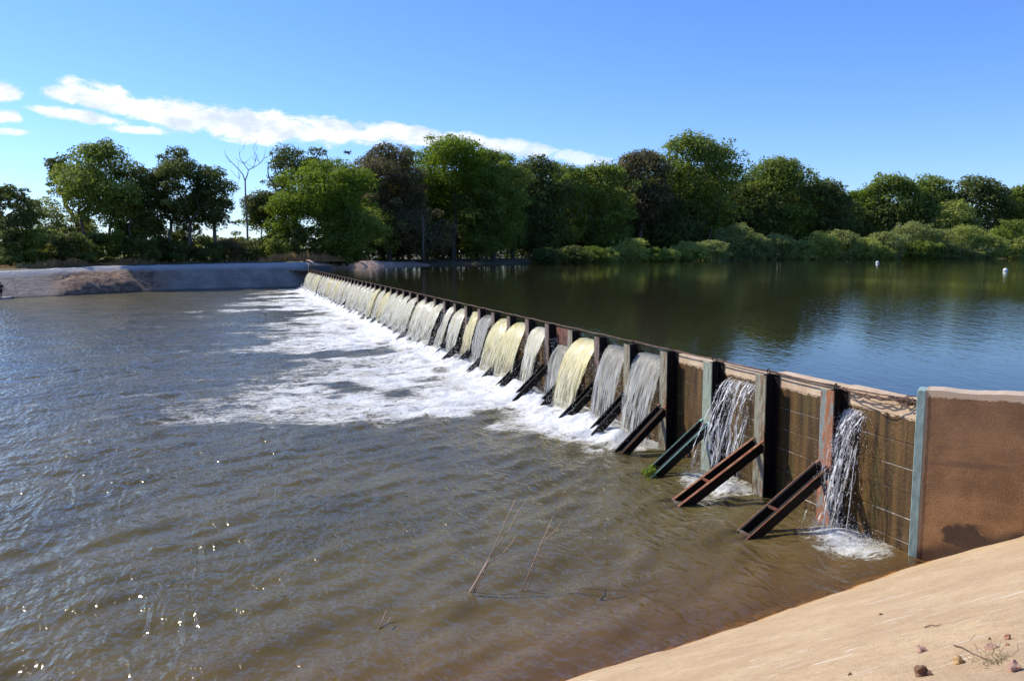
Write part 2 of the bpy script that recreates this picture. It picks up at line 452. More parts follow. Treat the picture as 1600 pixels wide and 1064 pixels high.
def m_reservoir():
    m, t = mat('calm_reservoir_water'); o = t.coord('Object')
    wv = t.map(o, (1, .35, 1), rot=(0, 0, R(70)))
    a = t.noise(wv, 2.2, 4, .55, .2); b = t.noise(t.map(o, (1, .45, 1), rot=(0, 0, R(50))), 6, 3, .5)
    h = t.math('ADD', t.math('MULTIPLY', a, .6), t.math('MULTIPLY', b, .4))
    # wind patches
    pt = t.ss(t.noise(t.map(o, (.045, .02, 1), rot=(0, 0, R(75))), 1.0, 4, .55), .42, .62, .35, 1.25)
    nb = t.bump(h, .016, pt)
    body = t.mix(t.noise(o, .05, 3), (.022, .022, .010), (.034, .032, .016))
    t.out(water_surface(t, body, nb, .035)); return m

def m_fall(name, c_body, c_light, alpha0, white, trans=.35):
    m, t = mat(name); uv = t.coord('UV'); u, v, _ = t.xyz(uv); r = t.rnd()
    off = t.new('ShaderNodeCombineXYZ'); t.l.new(t.math('MULTIPLY', r, 37.0), off.inputs[0]); t.l.new(t.math('MULTIPLY', r, 11.0), off.inputs[1])
    p = t.new('ShaderNodeVectorMath', operation='ADD'); t.l.new(uv, p.inputs[0]); t.l.new(off.outputs[0], p.inputs[1]); p = p.outputs[0]
    s1 = t.noise(t.map(p, (9, .7, 1)), 1.6, 5, .6, .3); s2 = t.noise(t.map(p, (30, 1.6, 1)), 1.5, 5, .65, .3); s3 = t.noise(t.map(p, (30, 3.2, 1)), 1.5, 5, .7)
    c = t.mix(t.ss(s1, .35, .65), c_body, c_light)
    w = t.math('ADD', t.math('ADD', t.math('MULTIPLY', s2, .65), t.math('MULTIPLY', s3, .35)), t.math('MULTIPLY', t.math('SUBTRACT', v, .45), .22))
    wf = t.ss(w, .56 - white, .84 - white)
    c = t.mix(wf, c, (.82, .82, .77))
    h = t.math('ADD', t.math('MULTIPLY', s2, .35), t.math('ADD', t.math('MULTIPLY', s1, .6), t.math('MULTIPLY', s3, .35)))
    nb = t.bump(h, .04)
    d = t.bsdf(c, .12, nb, spec=.6)
    tl = t.new('ShaderNodeBsdfTranslucent'); t.set(tl.inputs[0], c)
    body = t.mixs(trans, d, tl.outputs[0])
    # see-through: thin film where there is no white, ragged edges, more broken near the bottom
    eu = t.math('MULTIPLY', t.math('MINIMUM', u, t.math('SUBTRACT', 1, u)), 9.0, clamp=True)
    ea = t.math('ADD', eu, t.math('MULTIPLY', t.math('SUBTRACT', t.noise(t.map(p, (14, 3, 1)), 1.4, 5, .7), .55), 1.5))
    edge = t.ss(ea, .15, .4)
    al = t.math('ADD', alpha0, t.math('MULTIPLY', wf, 1 - alpha0), clamp=True)
    al = t.math('MAXIMUM', al, t.ss(v, .1, .0, 0, .35))
    rag = t.ss(t.math('ADD', s3, t.math('MULTIPLY', t.ss(v, .3, 1.), -.2)), .26, .42)
    al = t.math('MULTIPLY', t.math('MULTIPLY', al, edge), t.math('ADD', .15, t.math('MULTIPLY', rag, .85)))
    tr = t.new('ShaderNodeBsdfTransparent'); t.set(tr.inputs[0], (.93, .92, .85))
    t.out(t.mixs(al, tr.outputs[0], body)); return m
M_FALL_Y = m_fall('fall_yellow_water', (.84, .69, .24), (.90, .83, .50), .93, .06, .25)
M_FALL_M = m_fall('fall_cream_water', (.80, .70, .36), (.89, .85, .66), .86, .11, .25)
M_FALL_C = m_fall('fall_clear_water', (.68, .64, .47), (.89, .87, .76), .40, .12, .3)

def m_film():
    m, t = mat('torn_white_film'); uv = t.coord('UV'); u, v, _ = t.xyz(uv)
    a = t.noise(t.map(uv, (17, 1.1, 1)), 1.7, 4, .6, .5); b = t.noise(t.map(uv, (30, 7, 1)), 1.7, 5, .75, .3)
    w = t.math('ADD', t.math('MULTIPLY', a, .68), t.math('MULTIPLY', b, .32))
    al = t.ss(t.math('SUBTRACT', w, t.math('MULTIPLY', t.ss(v, .4, 1.), .02)), .535, .60)
    brk = t.ss(t.noise(t.map(uv, (40, 14, 1)), 1.6, 5, .75), .42, .53)
    al = t.math('MULTIPLY', al, t.math('SUBTRACT', 1, t.math('MULTIPLY', t.math('SUBTRACT', 1, brk), t.ss(v, .0, .45))))
    d = t.bsdf((.93, .93, .91), .2, t.bump(w, .03), spec=.6); tl = t.new('ShaderNodeBsdfTranslucent'); t.set(tl.inputs[0], (.9, .9, .88))
    tr = t.new('ShaderNodeBsdfTransparent'); t.out(t.mixs(t.math('MULTIPLY', al, .92), tr.outputs[0], t.mixs(.3, d, tl.outputs[0]))); return m
M_FILM = m_film()
def m_spray():
    m, t = mat('white_water_drops')
    d = t.bsdf((.95, .95, .94), .3, spec=.5)
    tr = t.new('ShaderNodeBsdfTransparent'); tl = t.new('ShaderNodeBsdfTranslucent'); t.set(tl.inputs[0], (.85, .87, .88))
    t.out(t.mixs(.08, t.mixs(.3, d, tl.outputs[0]), tr.outputs[0])); return m
M_SPRAY = m_spray()

# ------------------------------------------------------------------ world, sun, camera
SUN_AZ, SUN_EL = R(-65), R(42)
def make_world():
    w = bpy.data.worlds.new('World'); SC.world = w; w.use_nodes = True; w.node_tree.nodes.clear()
    t = NT(w)
    sky = t.new('ShaderNodeTexSky', sky_type='NISHITA'); sky.sun_disc = False
    sky.sun_elevation = SUN_EL; sky.sun_rotation = SUN_AZ
    sky.altitude = 0; sky.air_density = 1.0; sky.dust_density = .15; sky.ozone_density = 2.0
    hsv = t.new('ShaderNodeHueSaturation'); hsv.inputs['Saturation'].default_value = 1.12; t.l.new(sky.outputs[0], hsv.inputs['Color'])
    skyc = t.mix(1.0, hsv.outputs[0], (.54, .69, 1.06), 'MULTIPLY')
    d = t.coord('Generated'); x, y, z = t.xyz(d)
    az = t.math('ARCTAN2', x, y); el = t.math('ARCSINE', z)
    def ang(px, py):
        r = ray(px, py); r = r / np.linalg.norm(r); return math.atan2(r[0], r[1]), math.asin(r[2])
    # the cloud bank: soft ellipses of sky directions, broken up by noise
    blobs = [(110, 150, 48, 16, -4), (170, 155, 70, 26, -8), (250, 175, 85, 28, -10), (340, 190, 95, 30, -8), (440, 198, 110, 28, -6), (540, 205, 110, 24, -5),
             (640, 212, 110, 20, -5), (740, 222, 100, 16, -6), (830, 235, 80, 17, -9), (900, 247, 70, 15, -8), (215, 203, 46, 9, 0), (120, 180, 70, 12, -6), (400, 215, 60, 14, 0),
             (0, 142, 30, 18, 0), (-5, 180, 30, 14, 0), (10, 206, 34, 7, 0), (-190, 150, 60, 30, 0)]
    tot = None
    for (cx, cy, a, b, rot) in blobs:
        A, E = ang(cx, cy); ra, rb = a * .92 / FPX, b * .80 / FPX; ca, sa = math.cos(R(rot)), math.sin(R(rot))
        du = t.math('SUBTRACT', az, A); dv = t.math('SUBTRACT', el, E)
        p = t.math('ADD', t.math('MULTIPLY', du, ca / ra), t.math('MULTIPLY', dv, sa / ra))
        q = t.math('ADD', t.math('MULTIPLY', du, -sa / rb), t.math('MULTIPLY', dv, ca / rb))
        e = t.math('SUBTRACT', 1, t.math('ADD', t.math('MULTIPLY', p, p), t.math('MULTIPLY', q, q)))
        tot = e if tot is None else t.math('SMOOTH_MAX', tot, e, .2)
    cb = t.new('ShaderNodeCombineXYZ'); t.l.new(t.math('MULTIPLY', az, 1.0), cb.inputs[0]); t.l.new(t.math('MULTIPLY', el, 1.9), cb.inputs[1])
    n = t.noise(cb.outputs[0], 30, 10, .64, .3); n2 = t.noise(cb.outputs[0], 20, 6, .6)
    val = t.math('ADD', tot, t.math('MULTIPLY', t.math('SUBTRACT', n, .5), 3.6))
    den = t.ss(val, -.15, .8)
    den = t.math('MULTIPLY', den, t.ss(az, ang(620, 200)[0], ang(960, 250)[0], 1.0, .55))
    den = t.math('MULTIPLY', den, .96)
    cc = t.mix(t.ss(n2, .35, .6), (4.0, 4.5, 5.4), (6.2, 6.2, 6.2))
    # a thin veil of bright haze low down toward the sun
    c = t.mix(den, skyc, cc)
    bg = t.new('ShaderNodeBackground'); t.set(bg.inputs[0], c); bg.inputs[1].default_value = SKY_STR
    o = t.new('ShaderNodeOutputWorld'); t.l.new(bg.outputs[0], o.inputs[0])
SKY_STR = .14
make_world()
sl = bpy.data.lights.new('sun', 'SUN'); sl.energy = 4.2; sl.angle = R(.53); sl.color = (1, .95, .86)
so = bpy.data.objects.new('sun', sl); COL.objects.link(so)
sd = Vector((math.sin(SUN_AZ) * math.cos(SUN_EL), math.cos(SUN_AZ) * math.cos(SUN_EL), math.sin(SUN_EL)))
so.rotation_euler = sd.to_track_quat('Z', 'Y').to_euler(); so.location = (-40, 20, 60)
cd = bpy.data.cameras.new('camera'); cam = bpy.data.objects.new('camera', cd); COL.objects.link(cam)
cam.location = (0, 0, CAM_H); cam.rotation_euler = (math.pi / 2 - TILT, 0, 0)
cd.sensor_width = 36; cd.lens = FPX / 1600 * 36; cd.clip_start = .1; cd.clip_end = 4000
SC.camera = cam
SC.view_settings.view_transform = 'Standard'; SC.view_settings.look = 'None'; SC.view_settings.exposure = 0.45; SC.view_settings.gamma = 1
SC.cycles.max_bounces = 8; SC.cycles.transparent_max_bounces = 14; SC.cycles.diffuse_bounces = 3; SC.cycles.glossy_bounces = 4
SC.cycles.sample_clamp_indirect = 6; SC.cycles.caustics_reflective = False; SC.cycles.caustics_refractive = False

# ------------------------------------------------------------------ near bank
SL_A = np.array([6.03, 11.94, 0.]); SL_N = np.array([-.26195, .42449, .86671])
def slope_z(x, y):
    z = -((x - SL_A[0]) * SL_N[0] + (y - SL_A[1]) * SL_N[1]) / SL_N[2]
    k = z - 2.75                                            # rolls over to the flat top of the bank
    return np.where(k > 0, 2.75 + 1.1 * (1 - np.exp(-np.maximum(k, 0) / 1.1)), z)
WIN_P = np.array(W(-.05, -1.74)[:2]); WIN_U = np.array([math.sin(R(123)), math.cos(R(123))]); WIN_N = np.array([WIN_U[1], -WIN_U[0]])   # WIN_N toward the camera side
if WIN_N @ (np.array([0, 0]) - WIN_P) < 0: WIN_N = -WIN_N

def near_bank():
    # grid in shore coordinates: a along the shoreline, b up the slope
    e = np.array([-.851, -.525]); up = np.array([.525, -.851])
    a = np.concatenate([np.linspace(-16, -1, 60), np.linspace(-.95, 14, 300), np.linspace(14.3, 60, 60)])
    b = np.concatenate([np.linspace(-5, -.5, 12), np.linspace(-.45, 9, 190), np.linspace(9.4, 45, 40)])
    A, B = np.meshgrid(a, b, indexing='ij')
    X = SL_A[0] + e[0] * A + up[0] * B; Y = SL_A[1] + e[1] * A + up[1] * B
    Z = slope_z(X, Y)
    Z = Z + (fbm(X * .8, Y * .8, 3) - .5) * .07 + (fbm(X * 4, Y * 4, 5) - .5) * .02 + (fbm(A * .35, A * 0, 9) - .5) * .12
    # keep the sheet on this side of the wing wall
    dW = (X - WIN_P[0]) * WIN_N[0] + (Y - WIN_P[1]) * WIN_N[1]
    cell = np.minimum.reduce([dW[:-1, :-1], dW[1:, :-1], dW[1:, 1:], dW[:-1, 1:]])
    me = grid_mesh('near_bank', X, Y, Z, mask=cell > -.16)
    return tag(link('concrete_slope', me, m_concrete_slope()), 'sandy tan concrete slope in the near right corner, streaked white', 'slope', kind='structure')
near_bank()

bed = MB(); bed.box(-900, 900, -300, 1500, -2.6, -2.2); tag(bed.build('river_bed', m_bed()), 'muddy bed under the river and the reservoir', 'ground', kind='structure')

# ------------------------------------------------------------------ far bank
EMB = np.array([[-120, 40], [-75, 63], [-50.2, 79.5], [-47.3, 86.5], [-44, 92], [-39, 97.4], [-33, 101.5], [-28.6, 103], [-25.6, 103.6]], float)
def resample(pl, step):
    seg = np.linalg.norm(np.diff(pl, axis=0), axis=1); s = np.concatenate([[0], np.cumsum(seg)])
    n = max(2, int(s[-1] / step)); t = np.linspace(0, s[-1], n)
    return np.stack([np.interp(t, s, pl[:, k]) for k in range(pl.shape[1])], 1)
def normals(pl):
    d = np.gradient(pl, axis=0); d /= np.linalg.norm(d, axis=1)[:, None]
    return np.stack([-d[:, 1], d[:, 0]], 1)     # left of travel = away from the river here
def emb_top_z(x):
    return np.interp(x, [-75, -50, -44, -33, -25], [2.3, 2.52, 2.9, 3.1, 3.25])
def far_banks():
    pl = resample(EMB, .5); nn = normals(pl)
    offs = np.array([-3, -.6, 0, .4, .9, 1.4, 1.9, 2.4, 2.9, 3.4, 3.9, 4.3, 4.5, 4.9, 5.6])
    X = pl[:, 0][:, None] + nn[:, 0][:, None] * offs; Y = pl[:, 1][:, None] + nn[:, 1][:, None] * offs
    zt = emb_top_z(pl[:, 0])[:, None]
    prof = np.interp(offs, [-3, 0, 4.3, 4.5, 5.6], [-1.6, -.05, .96, 1.0, 1.0])[None, :]
    Z = prof * zt
    sx = pl[:, 0][:, None] + 0 * X; 
    px = 800 + FPX * X / Y
    earth = sstep(60, 110, px) * (1 - sstep(235, 300, px)) * sstep(.15, .35, fbm(X * .6, offs[None, :] * .8 + X * 0, 4) + .15)
    earth = earth * (1 - sstep(3.6, 4.3, offs)[None, :] * .8)
    mound = sstep(80, 130, px) * (1 - sstep(190, 225, px)) * np.exp(-((offs[None, :] - 1.2) / 1.3) ** 2)
    Z = Z + earth * (fbm(X * 1.2, Z * 1.5 + Y, 6) - .4) * .8 + mound * .7 + (fbm(X * .5, Y * .5, 2) - .5) * .12
    lip = sstep(3.7, 4.0, offs)[None, :] + 0 * X
    me = grid_mesh('far_embankment', X, Y, Z, {'earth': earth, 'lip': lip})
    tag(link('embankment', me, m_far_concrete()), 'grey concrete embankment across the river with an eroded earthy patch', 'embankment', kind='structure')
    # land behind it
    offs2 = np.array([5.0, 7, 10, 16, 30, 80, 500.])
    pl2 = resample(EMB, .5); n2 = normals(pl2)
    X = pl2[:, 0][:, None] + n2[:, 0][:, None] * offs2; Y = pl2[:, 1][:, None] + n2[:, 1][:, None] * offs2
    Z = emb_top_z(pl2[:, 0])[:, None] + np.array([-.14, .05, .15, .2, .2, .2, .2])[None, :]
    tag(link('far_ground', grid_mesh('far_ground', X, Y, Z), m_soil()), 'shaded soil under the trees across the river', 'ground', kind='structure')
far_banks()
RES = np.array([[-25.3, 104.2], [-26.2, 112], [-26.0, 118], [-23, 128], [-17, 140], [0, 160], [31, 192], [68, 222], [115, 240], [165, 252], [300, 275], [500, 290]], float)
def res_bank():
    pl = resample(RES, 1.5); nn = normals(pl)
    f = (1 - sstep(104, 124, pl[:, 1]))[:, None]; nn = nn * (1 - f) + np.array([-.45, .893]) * f; nn /= np.linalg.norm(nn, axis=1)[:, None]
    offs = np.array([-4, -1.2, 0, 1, 2.2, 3.4, 5, 9, 20, 60, 500.])
    X = pl[:, 0][:, None] + nn[:, 0][:, None] * offs; Y = pl[:, 1][:, None] + nn[:, 1][:, None] * offs
    sandy = 1 - sstep(-24, -16, pl[:, 0])[:, None]
    za = np.array([.2, 1.7, 2.12, 2.4, 2.6, 2.7, 2.8, 2.9, 2.9, 2.9, 2.9]); zb = np.array([.2, 1.7, 2.12, 2.9, 3.25, 3.4, 3.3, 2.9, 2.6, 2.5, 2.5])
    Z = za[None, :] * (1 - sandy) + zb[None, :] * sandy
    Z[:, 3:8] += (fbm(X[:, 3:8] * .5, Y[:, 3:8] * .5, 8) - .5) * .5
    me = grid_mesh('reservoir_bank', X, Y, Z)
    o = link('reservoir_shore', me, m_sand()); me.materials.append(m_soil())
    n, m = X.shape
    mi = np.zeros((n - 1, m - 1), int); mi[:, 6:] = 1; mi[pl[:-1, 0] > -15, :] = 1
    me.polygons.foreach_set('material_index', mi.reshape(-1))
    tag(o, 'far shore of the reservoir, bare pinkish sand by the end of the weir', 'shore', kind='structure')
res_bank()
# low ledge the angler stands on
lg = MB()
lp = np.array([P(-30, 471, .0)[:2], P(0, 468, 0)[:2], P(45, 463.5, 0)[:2], P(95, 461, 0)[:2]])
for i in range(3):
    a, b = lp[i], lp[i + 1]; d = (b - a) / np.linalg.norm(b - a); q = np.array([-d[1], d[0]])
    vs = [(*(p - q * .3), z) for p in (a, b) for z in (-.4, .2)] + [(*(p + q * 1.8), z) for p in (a, b) for z in (-.4, .26)]
    lg.add(vs, [(0, 2, 3, 1), (1, 3, 7, 5), (4, 5, 7, 6), (0, 1, 5, 4), (2, 6, 7, 3)])
tag(lg.build('ledge', plain('pale_ledge', (.5, .45, .4), .9, bump=.02, bs=3)), 'low pale concrete ledge at the water under the embankment', 'ledge', kind='structure')

# ------------------------------------------------------------------ weir
weir = empty('weir', (P0[0], P0[1], 0), WROT)
tag(weir, 'long low weir of brown boards between steel posts with sloping braces', 'weir')
M_PANEL = m_panel()
FW = .165      # half flange width
DEP = .32      # post depth
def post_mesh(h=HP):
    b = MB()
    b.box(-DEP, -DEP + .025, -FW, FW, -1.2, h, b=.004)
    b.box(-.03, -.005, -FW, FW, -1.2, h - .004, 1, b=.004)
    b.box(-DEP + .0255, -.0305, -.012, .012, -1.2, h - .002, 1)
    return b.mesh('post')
PM = {}; M_WEB = m_steel('web_shade_black', (.014, .011, .010), (.035, .022, .016), .4)  # web and rear flange carry their shade as a near-black colour
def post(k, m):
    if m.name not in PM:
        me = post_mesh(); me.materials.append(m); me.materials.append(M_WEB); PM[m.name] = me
    o = bpy.data.objects.new('post', PM[m.name]); COL.objects.link(o); o.parent = weir
    o.location = (0, k * SP, random.uniform(-.03, .03) if k > 3 else 0)
    o.rotation_euler = (random.uniform(-.008, .008), random.uniform(-.008, .008), 0)
    return o
BM = {}
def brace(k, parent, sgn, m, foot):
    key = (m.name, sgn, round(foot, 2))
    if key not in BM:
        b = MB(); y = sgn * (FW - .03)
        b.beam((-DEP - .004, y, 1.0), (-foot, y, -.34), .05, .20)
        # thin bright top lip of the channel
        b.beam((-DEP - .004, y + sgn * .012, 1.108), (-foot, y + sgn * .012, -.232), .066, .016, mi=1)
        me = b.mesh('brace'); me.materials.append(M_BRACE_SHADE); me.materials.append(m); BM[key] = me
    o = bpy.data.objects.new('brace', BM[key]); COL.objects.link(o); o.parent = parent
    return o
ring_me = MB()
ring_me.tube([(.05 * math.cos(a), 0, .035 + .05 * math.sin(a)) for a in np.linspace(-2.6, 2.6 + 3.14 * .66, 18)], .011, 6)
ring_me = ring_me.mesh('ring', True); ring_me.materials.append(M_BLACK)
feet = {0: 2.35, 1: 2.6, 2: 2.05, 3: 1.8}
labels_post = {0: 'post with bright orange rust over grey paint, nearest the wing wall', 1: 'grey-green post with red rusted braces', 2: 'pale teal post with teal braces',
               3: 'tall green-grey post at the edge of the first sheet of water'}
for k in range(NPOST):
    pm = {0: M_POST_ORANGE, 1: M_POST_GREY, 2: M_POST_TEAL, 3: M_POST_GREY, 4: M_POST_GREY}.get(k, M_POST_FAR if k != 6 else M_POST_GREY)
    po = post(k, pm)
    if k in labels_post: po['label'] = labels_post[k]
    bm_ = {0: M_BRACE_RUST, 1: M_BRACE_RUST, 2: M_BRACE_TEAL, 3: M_BRACE_RUST}.get(k, M_BRACE_SHADE)
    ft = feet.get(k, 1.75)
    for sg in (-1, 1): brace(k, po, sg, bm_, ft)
    if k < 2:
        for j, (tt, mm) in enumerate(((.52, M_BAR_RED), (.80, M_POST_FAR))):
            x = -DEP + (-ft + DEP) * tt; z = 1.0 + (-1.34) * tt + .10
            b = MB(); b.box(x - .02, x + .02, -FW + .0, FW - .0, z - .02, z + .02); o = b.build('crossbar', mm, po)
    if k < 5:
        r = bpy.data.objects.new('ring', ring_me); COL.objects.link(r); r.parent = po; r.location = (-.12, .02, HP + .01); r.rotation_euler = (0, 0, .5 + k)

def panel(k, top, crest_dry):
    y0, y1 = k * SP + .016, (k + 1) * SP - .016
    if k == -1: y0 = -1.74 + .02
    b = MB(); z = -1.05
    while z < top - .05:
        z1 = min(z + .4, top)
        if top - z1 < .12: z1 = top
        b.box(-.0 + random.uniform(-.006, .006) + .0, .16 + (.12 if crest_dry and z1 == top else 0), y0, y1, z + .004, z1 - .004, b=.006)
        z = z1
    o = b.build('wall_panel', M_PANEL, weir); return o
for k in range(-1, NPOST - 1):
    if k < 3: panel(k, {-1: 2.46, 0: 2.43, 1: 2.36, 2: 2.34}[k], True)
    else: panel(k, 2.06 + random.uniform(-.03, .01), False)
b = MB(); b.box(-.05, .0, 6 * SP + FW + .004, 7 * SP - FW - .004, 1.82, 2.33, b=.008)
rb = b.build('gate_board', M_BOARD_RED, weir); rb['label'] = 'raised red-brown board standing above the water'
# end block
b = MB(); b.box(-.3, 2.6, (NPOST - 1) * SP + .2, (NPOST - 1) * SP + .75, -1, 2.95, b=.05); b.build('end_block', plain('dark_end_concrete', (.09, .085, .08), .9), weir)

# wing wall
wing = empty('wing_wall', (WIN_P[0], WIN_P[1], 0), math.atan2(WIN_U[1], WIN_U[0]))
tag(wing, 'brown rough concrete wing wall at the right end of the weir', 'wall')
def wing_build():
    n, m = 80, 30
    b = MB()
    L = 9.0; xs = np.linspace(.062, L, n); th = .36
    top = 2.65 + .03 * xs + (fbm(xs * 3, xs * 0, 2) - .5) * .05
    # local: +x along wall, camera side is local -y or +y
    vs = []; fs = []
    for i, x in enumerate(xs):
        vs += [(x, 0, -1.2), (x, 0, top[i]), (x, th, top[i] + .01), (x, th, -1.2)]
    for i in range(n - 1):
        a = i * 4; c = a + 4
        for j in range(3): fs.append((a + j, a + j + 1, c + j + 1, c + j))
    fs += [(0, 3, 2, 1), (4 * n - 4, 4 * n - 3, 4 * n - 2, 4 * n - 1)]
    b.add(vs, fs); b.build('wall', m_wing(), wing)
    e = MB(); e.box(-.06, .06, -.012, th + .01, -1.2, 2.655, b=.006); e.build('steel_edge', M_EDGE, wing)
wing_build()

# cable over the post heads, tangled near the wing wall
def cable():
    b = MB(); rr = random.Random(3)
    for off, sag in ((0, .012), (.05, .022)):
        pts = []
        for k in range(NPOST):
            for f in (0, .33, .66):
                if k == NPOST - 1 and f: break
                pts.append((-.10 + off + rr.uniform(-.006, .006), (k + f) * SP, HP + .035 - sag * 4 * f * (1 - f) + (off * .2)))
        b.tube(pts, .012, 5)
    # from the first post down to the wall: several slack wires lying on the panel top
    for j in range(5):
        pts = []
        for f in np.linspace(0, 1, 14):
            y = -f * 1.68
            pts.append((-.10 + .10 * f + (rr.uniform(-.03, .03)) - (.16 * math.sin(f * 3.1) * (j % 3) / 2), y, HP + .03 + .05 * f + (.05 if j == 2 else 0) * math.sin(f * 6) - .09 * math.sin(f * 3.1) * (j % 3) / 2 * (1.5 if j > 2 else 1)))
        b.tube(pts, .009 + .003 * (j % 2), 5)
    for j in range(7):   # tangle
        c = Vector((-.03 + rr.uniform(-.05, .05), -1.45 + rr.uniform(-.2, .2), 2.44 + rr.uniform(-.05, .05)))
        pts = [c + Vector((.05 * math.sin(a * 1.3 + j), .13 * math.cos(a), .04 * math.sin(a))) for a in np.linspace(0, 5.2, 12)]
        b.tube(pts, .008, 5)
    o = b.build('wire_rope', M_CABLE, None, True, loc=(P0[0], P0[1], 0), rz=WROT)
    tag(o, 'rusty wire rope strung over the post heads and tangled by the wing wall', 'wire rope')
cable()

# ------------------------------------------------------------------ water bodies
def river():
    ys = np.concatenate([np.linspace(-14, -4.1, 40), np.arange(-4, 13, .06), np.arange(13, 32, .13), np.arange(32, 106, .42)])
    tt = np.concatenate([np.arange(-.25, 9, .07), np.arange(9, 17, .13), 17 * 1.045 ** np.arange(0, 55)])
    S, T = np.meshgrid(ys, tt, indexing='ij')
    wx = P0[0] + DIR[0] * S + DWN[0] * T; wy = P0[1] + DIR[1] * S + DWN[1] * T
    # foam cover
    reach = np.interp(S, [5.0, 6.4, 8, 11, 14, 20, 24, 28, 34, 42, 52, 64, 80, 93], [0.5, 2.6, 6.5, 10.5, 12.2, 11, 7, 10.5, 12, 9, 13, 11, 9, 4])
    reach = reach * (.72 + .56 * fbm(S * .28, T * .05, 11, 3))
    q = T / np.maximum(reach, .2)
    foam = np.maximum(1.28 * np.exp(-(T / 2.7) ** 1.4), 1.08 - q * .86)
    foam = foam - .75 * sstep(.42, .62, fbm(S * .30 + 3, T * .22, 21, 3)) * sstep(1.6, 3.2, T)
    foam = foam * sstep(5.2, 6.6, S) * (1 - sstep(92.5, 94, S))
    # drifting streaks further out
    drift = (fbm(S * .5, T * .09, 31, 4) - .56) * 1.3 * (1 - sstep(11, 26, T)) * sstep(9, 16, S)
    foam = np.maximum(foam, np.clip(drift, 0, .24))
    left = sstep(.55, .72, fbm(S * .25, T * .2, 41, 3)) * sstep(10, 15, T) * (1 - sstep(25, 45, T)) * sstep(2, 10, S) * .34
    # the two small leaks near the wing wall
    for (cy, ct, r) in ((-.85, .62, .8), (2.55, .75, .95)):
        d = np.sqrt(((S - cy) / 1.15) ** 2 + ((T - ct)) ** 2) / r
        foam = np.maximum(foam, 1.05 - d * .88)
    foam = np.clip(foam, 0, 1.25)
    # waves
    a, c_ = math.cos(R(30)), math.sin(R(30))
    U = S * a + T * c_; V = -S * c_ + T * a
    dist = np.sqrt(wx ** 2 + wy ** 2)
    Z = (fbm(U * 1.3, V * .6, 51, 3) - .5) * .14 + (vnoise(U * 2.9, V * 1.3, 61) - .5) * .075
    Z = Z * (1 - .5 * sstep(40, 90, dist))
    turb = sstep(.25, 1.0, foam)
    near = np.exp(-((T - .95) / .55) ** 2) * sstep(5.6, 6.5, S) * (1 - sstep(92.5, 94, S))
    Z = Z + turb * ((fbm(S * 1.7, T * 1.3, 71, 5) - .45) * .36) + near * (.02 + .42 * fbm(S * 2.1, T * 2, 81, 3))
    shore = slope_z(wx, wy)
    depth = np.maximum(-shore, 0)
    Z = np.where(shore > -.5, Z * np.clip(depth / .5, .03, 1), Z)
    # ledge and embankment calm
    shoal = np.exp(-depth * 1.25)
    clear = .62 * np.exp(-depth * 2.0)
    for k in range(0, 4):          # the sunk feet of the near braces show through
        f = feet[k]
        for sg in (-1, 1):
            y = k * SP + sg * (FW - .03)
            # depth of the top of the brace under the surface
            bt = 1.10 - (T - DEP) / (f - DEP) * 1.34
            dd = np.where((T < f + .02), np.maximum(-bt, 0), 9)
            near_b = np.exp(-((S - y) / .09) ** 2)
            clear = np.maximum(clear, near_b * np.exp(-dd * 5.5) * .8 * (bt < .05))
    me = grid_mesh('river', -T, S, Z, {'foam': foam, 'clear': clear, 'shoal': shoal})
    o = link('river', me, m_river(), loc=(P0[0], P0[1], 0), rz=WROT)
    tag(o, 'murky brown river below the weir, foaming white under the falls', 'water', kind='structure')
river()
def reservoir():
    # polygon: along the weir back, behind the wing wall, and out to the far shore
    w2 = WIN_P + WIN_U * 8.9 - WIN_N * .3; w1 = WIN_P - WIN_N * .3
    pts = [W(.12, 93.5), W(.12, -1.7), (*w1, 0), (*w2, 0), (40, 2, 0), (420, -60, 0), (700, 330, 0), (300, 290, 0), (165, 262, 0), (115, 250, 0), (68, 232, 0), (31, 202, 0), (-5, 170, 0), (-24, 142, 0), (-30, 128, 0), (-31, 108, 0)]
    me = bpy.data.meshes.new('reservoir'); me.from_pydata([(p[0], p[1], ZRES) for p in pts], [], [tuple(range(len(pts)))])
    tag(link('reservoir', me, m_reservoir()), 'dark calm reservoir behind the weir mirroring trees and blue sky', 'water', kind='structure')
    # the land it laps on the right, beyond the wing wall
    g = MB(); a = WIN_P + WIN_U * 8.8; bq = WIN_P + WIN_U * 60
    g.add([(*(a + WIN_N * 12), 2.4), (*(bq + WIN_N * 12), 2.4), (*(bq - WIN_N * 1.5), 1.9), (*(a - WIN_N * 1.5), 1.9), (*(a + WIN_N * 12), -1), (*(a - WIN_N * 1.5), -1)], [(0, 1, 2, 3), (4, 0, 3, 5)])
reservoir()

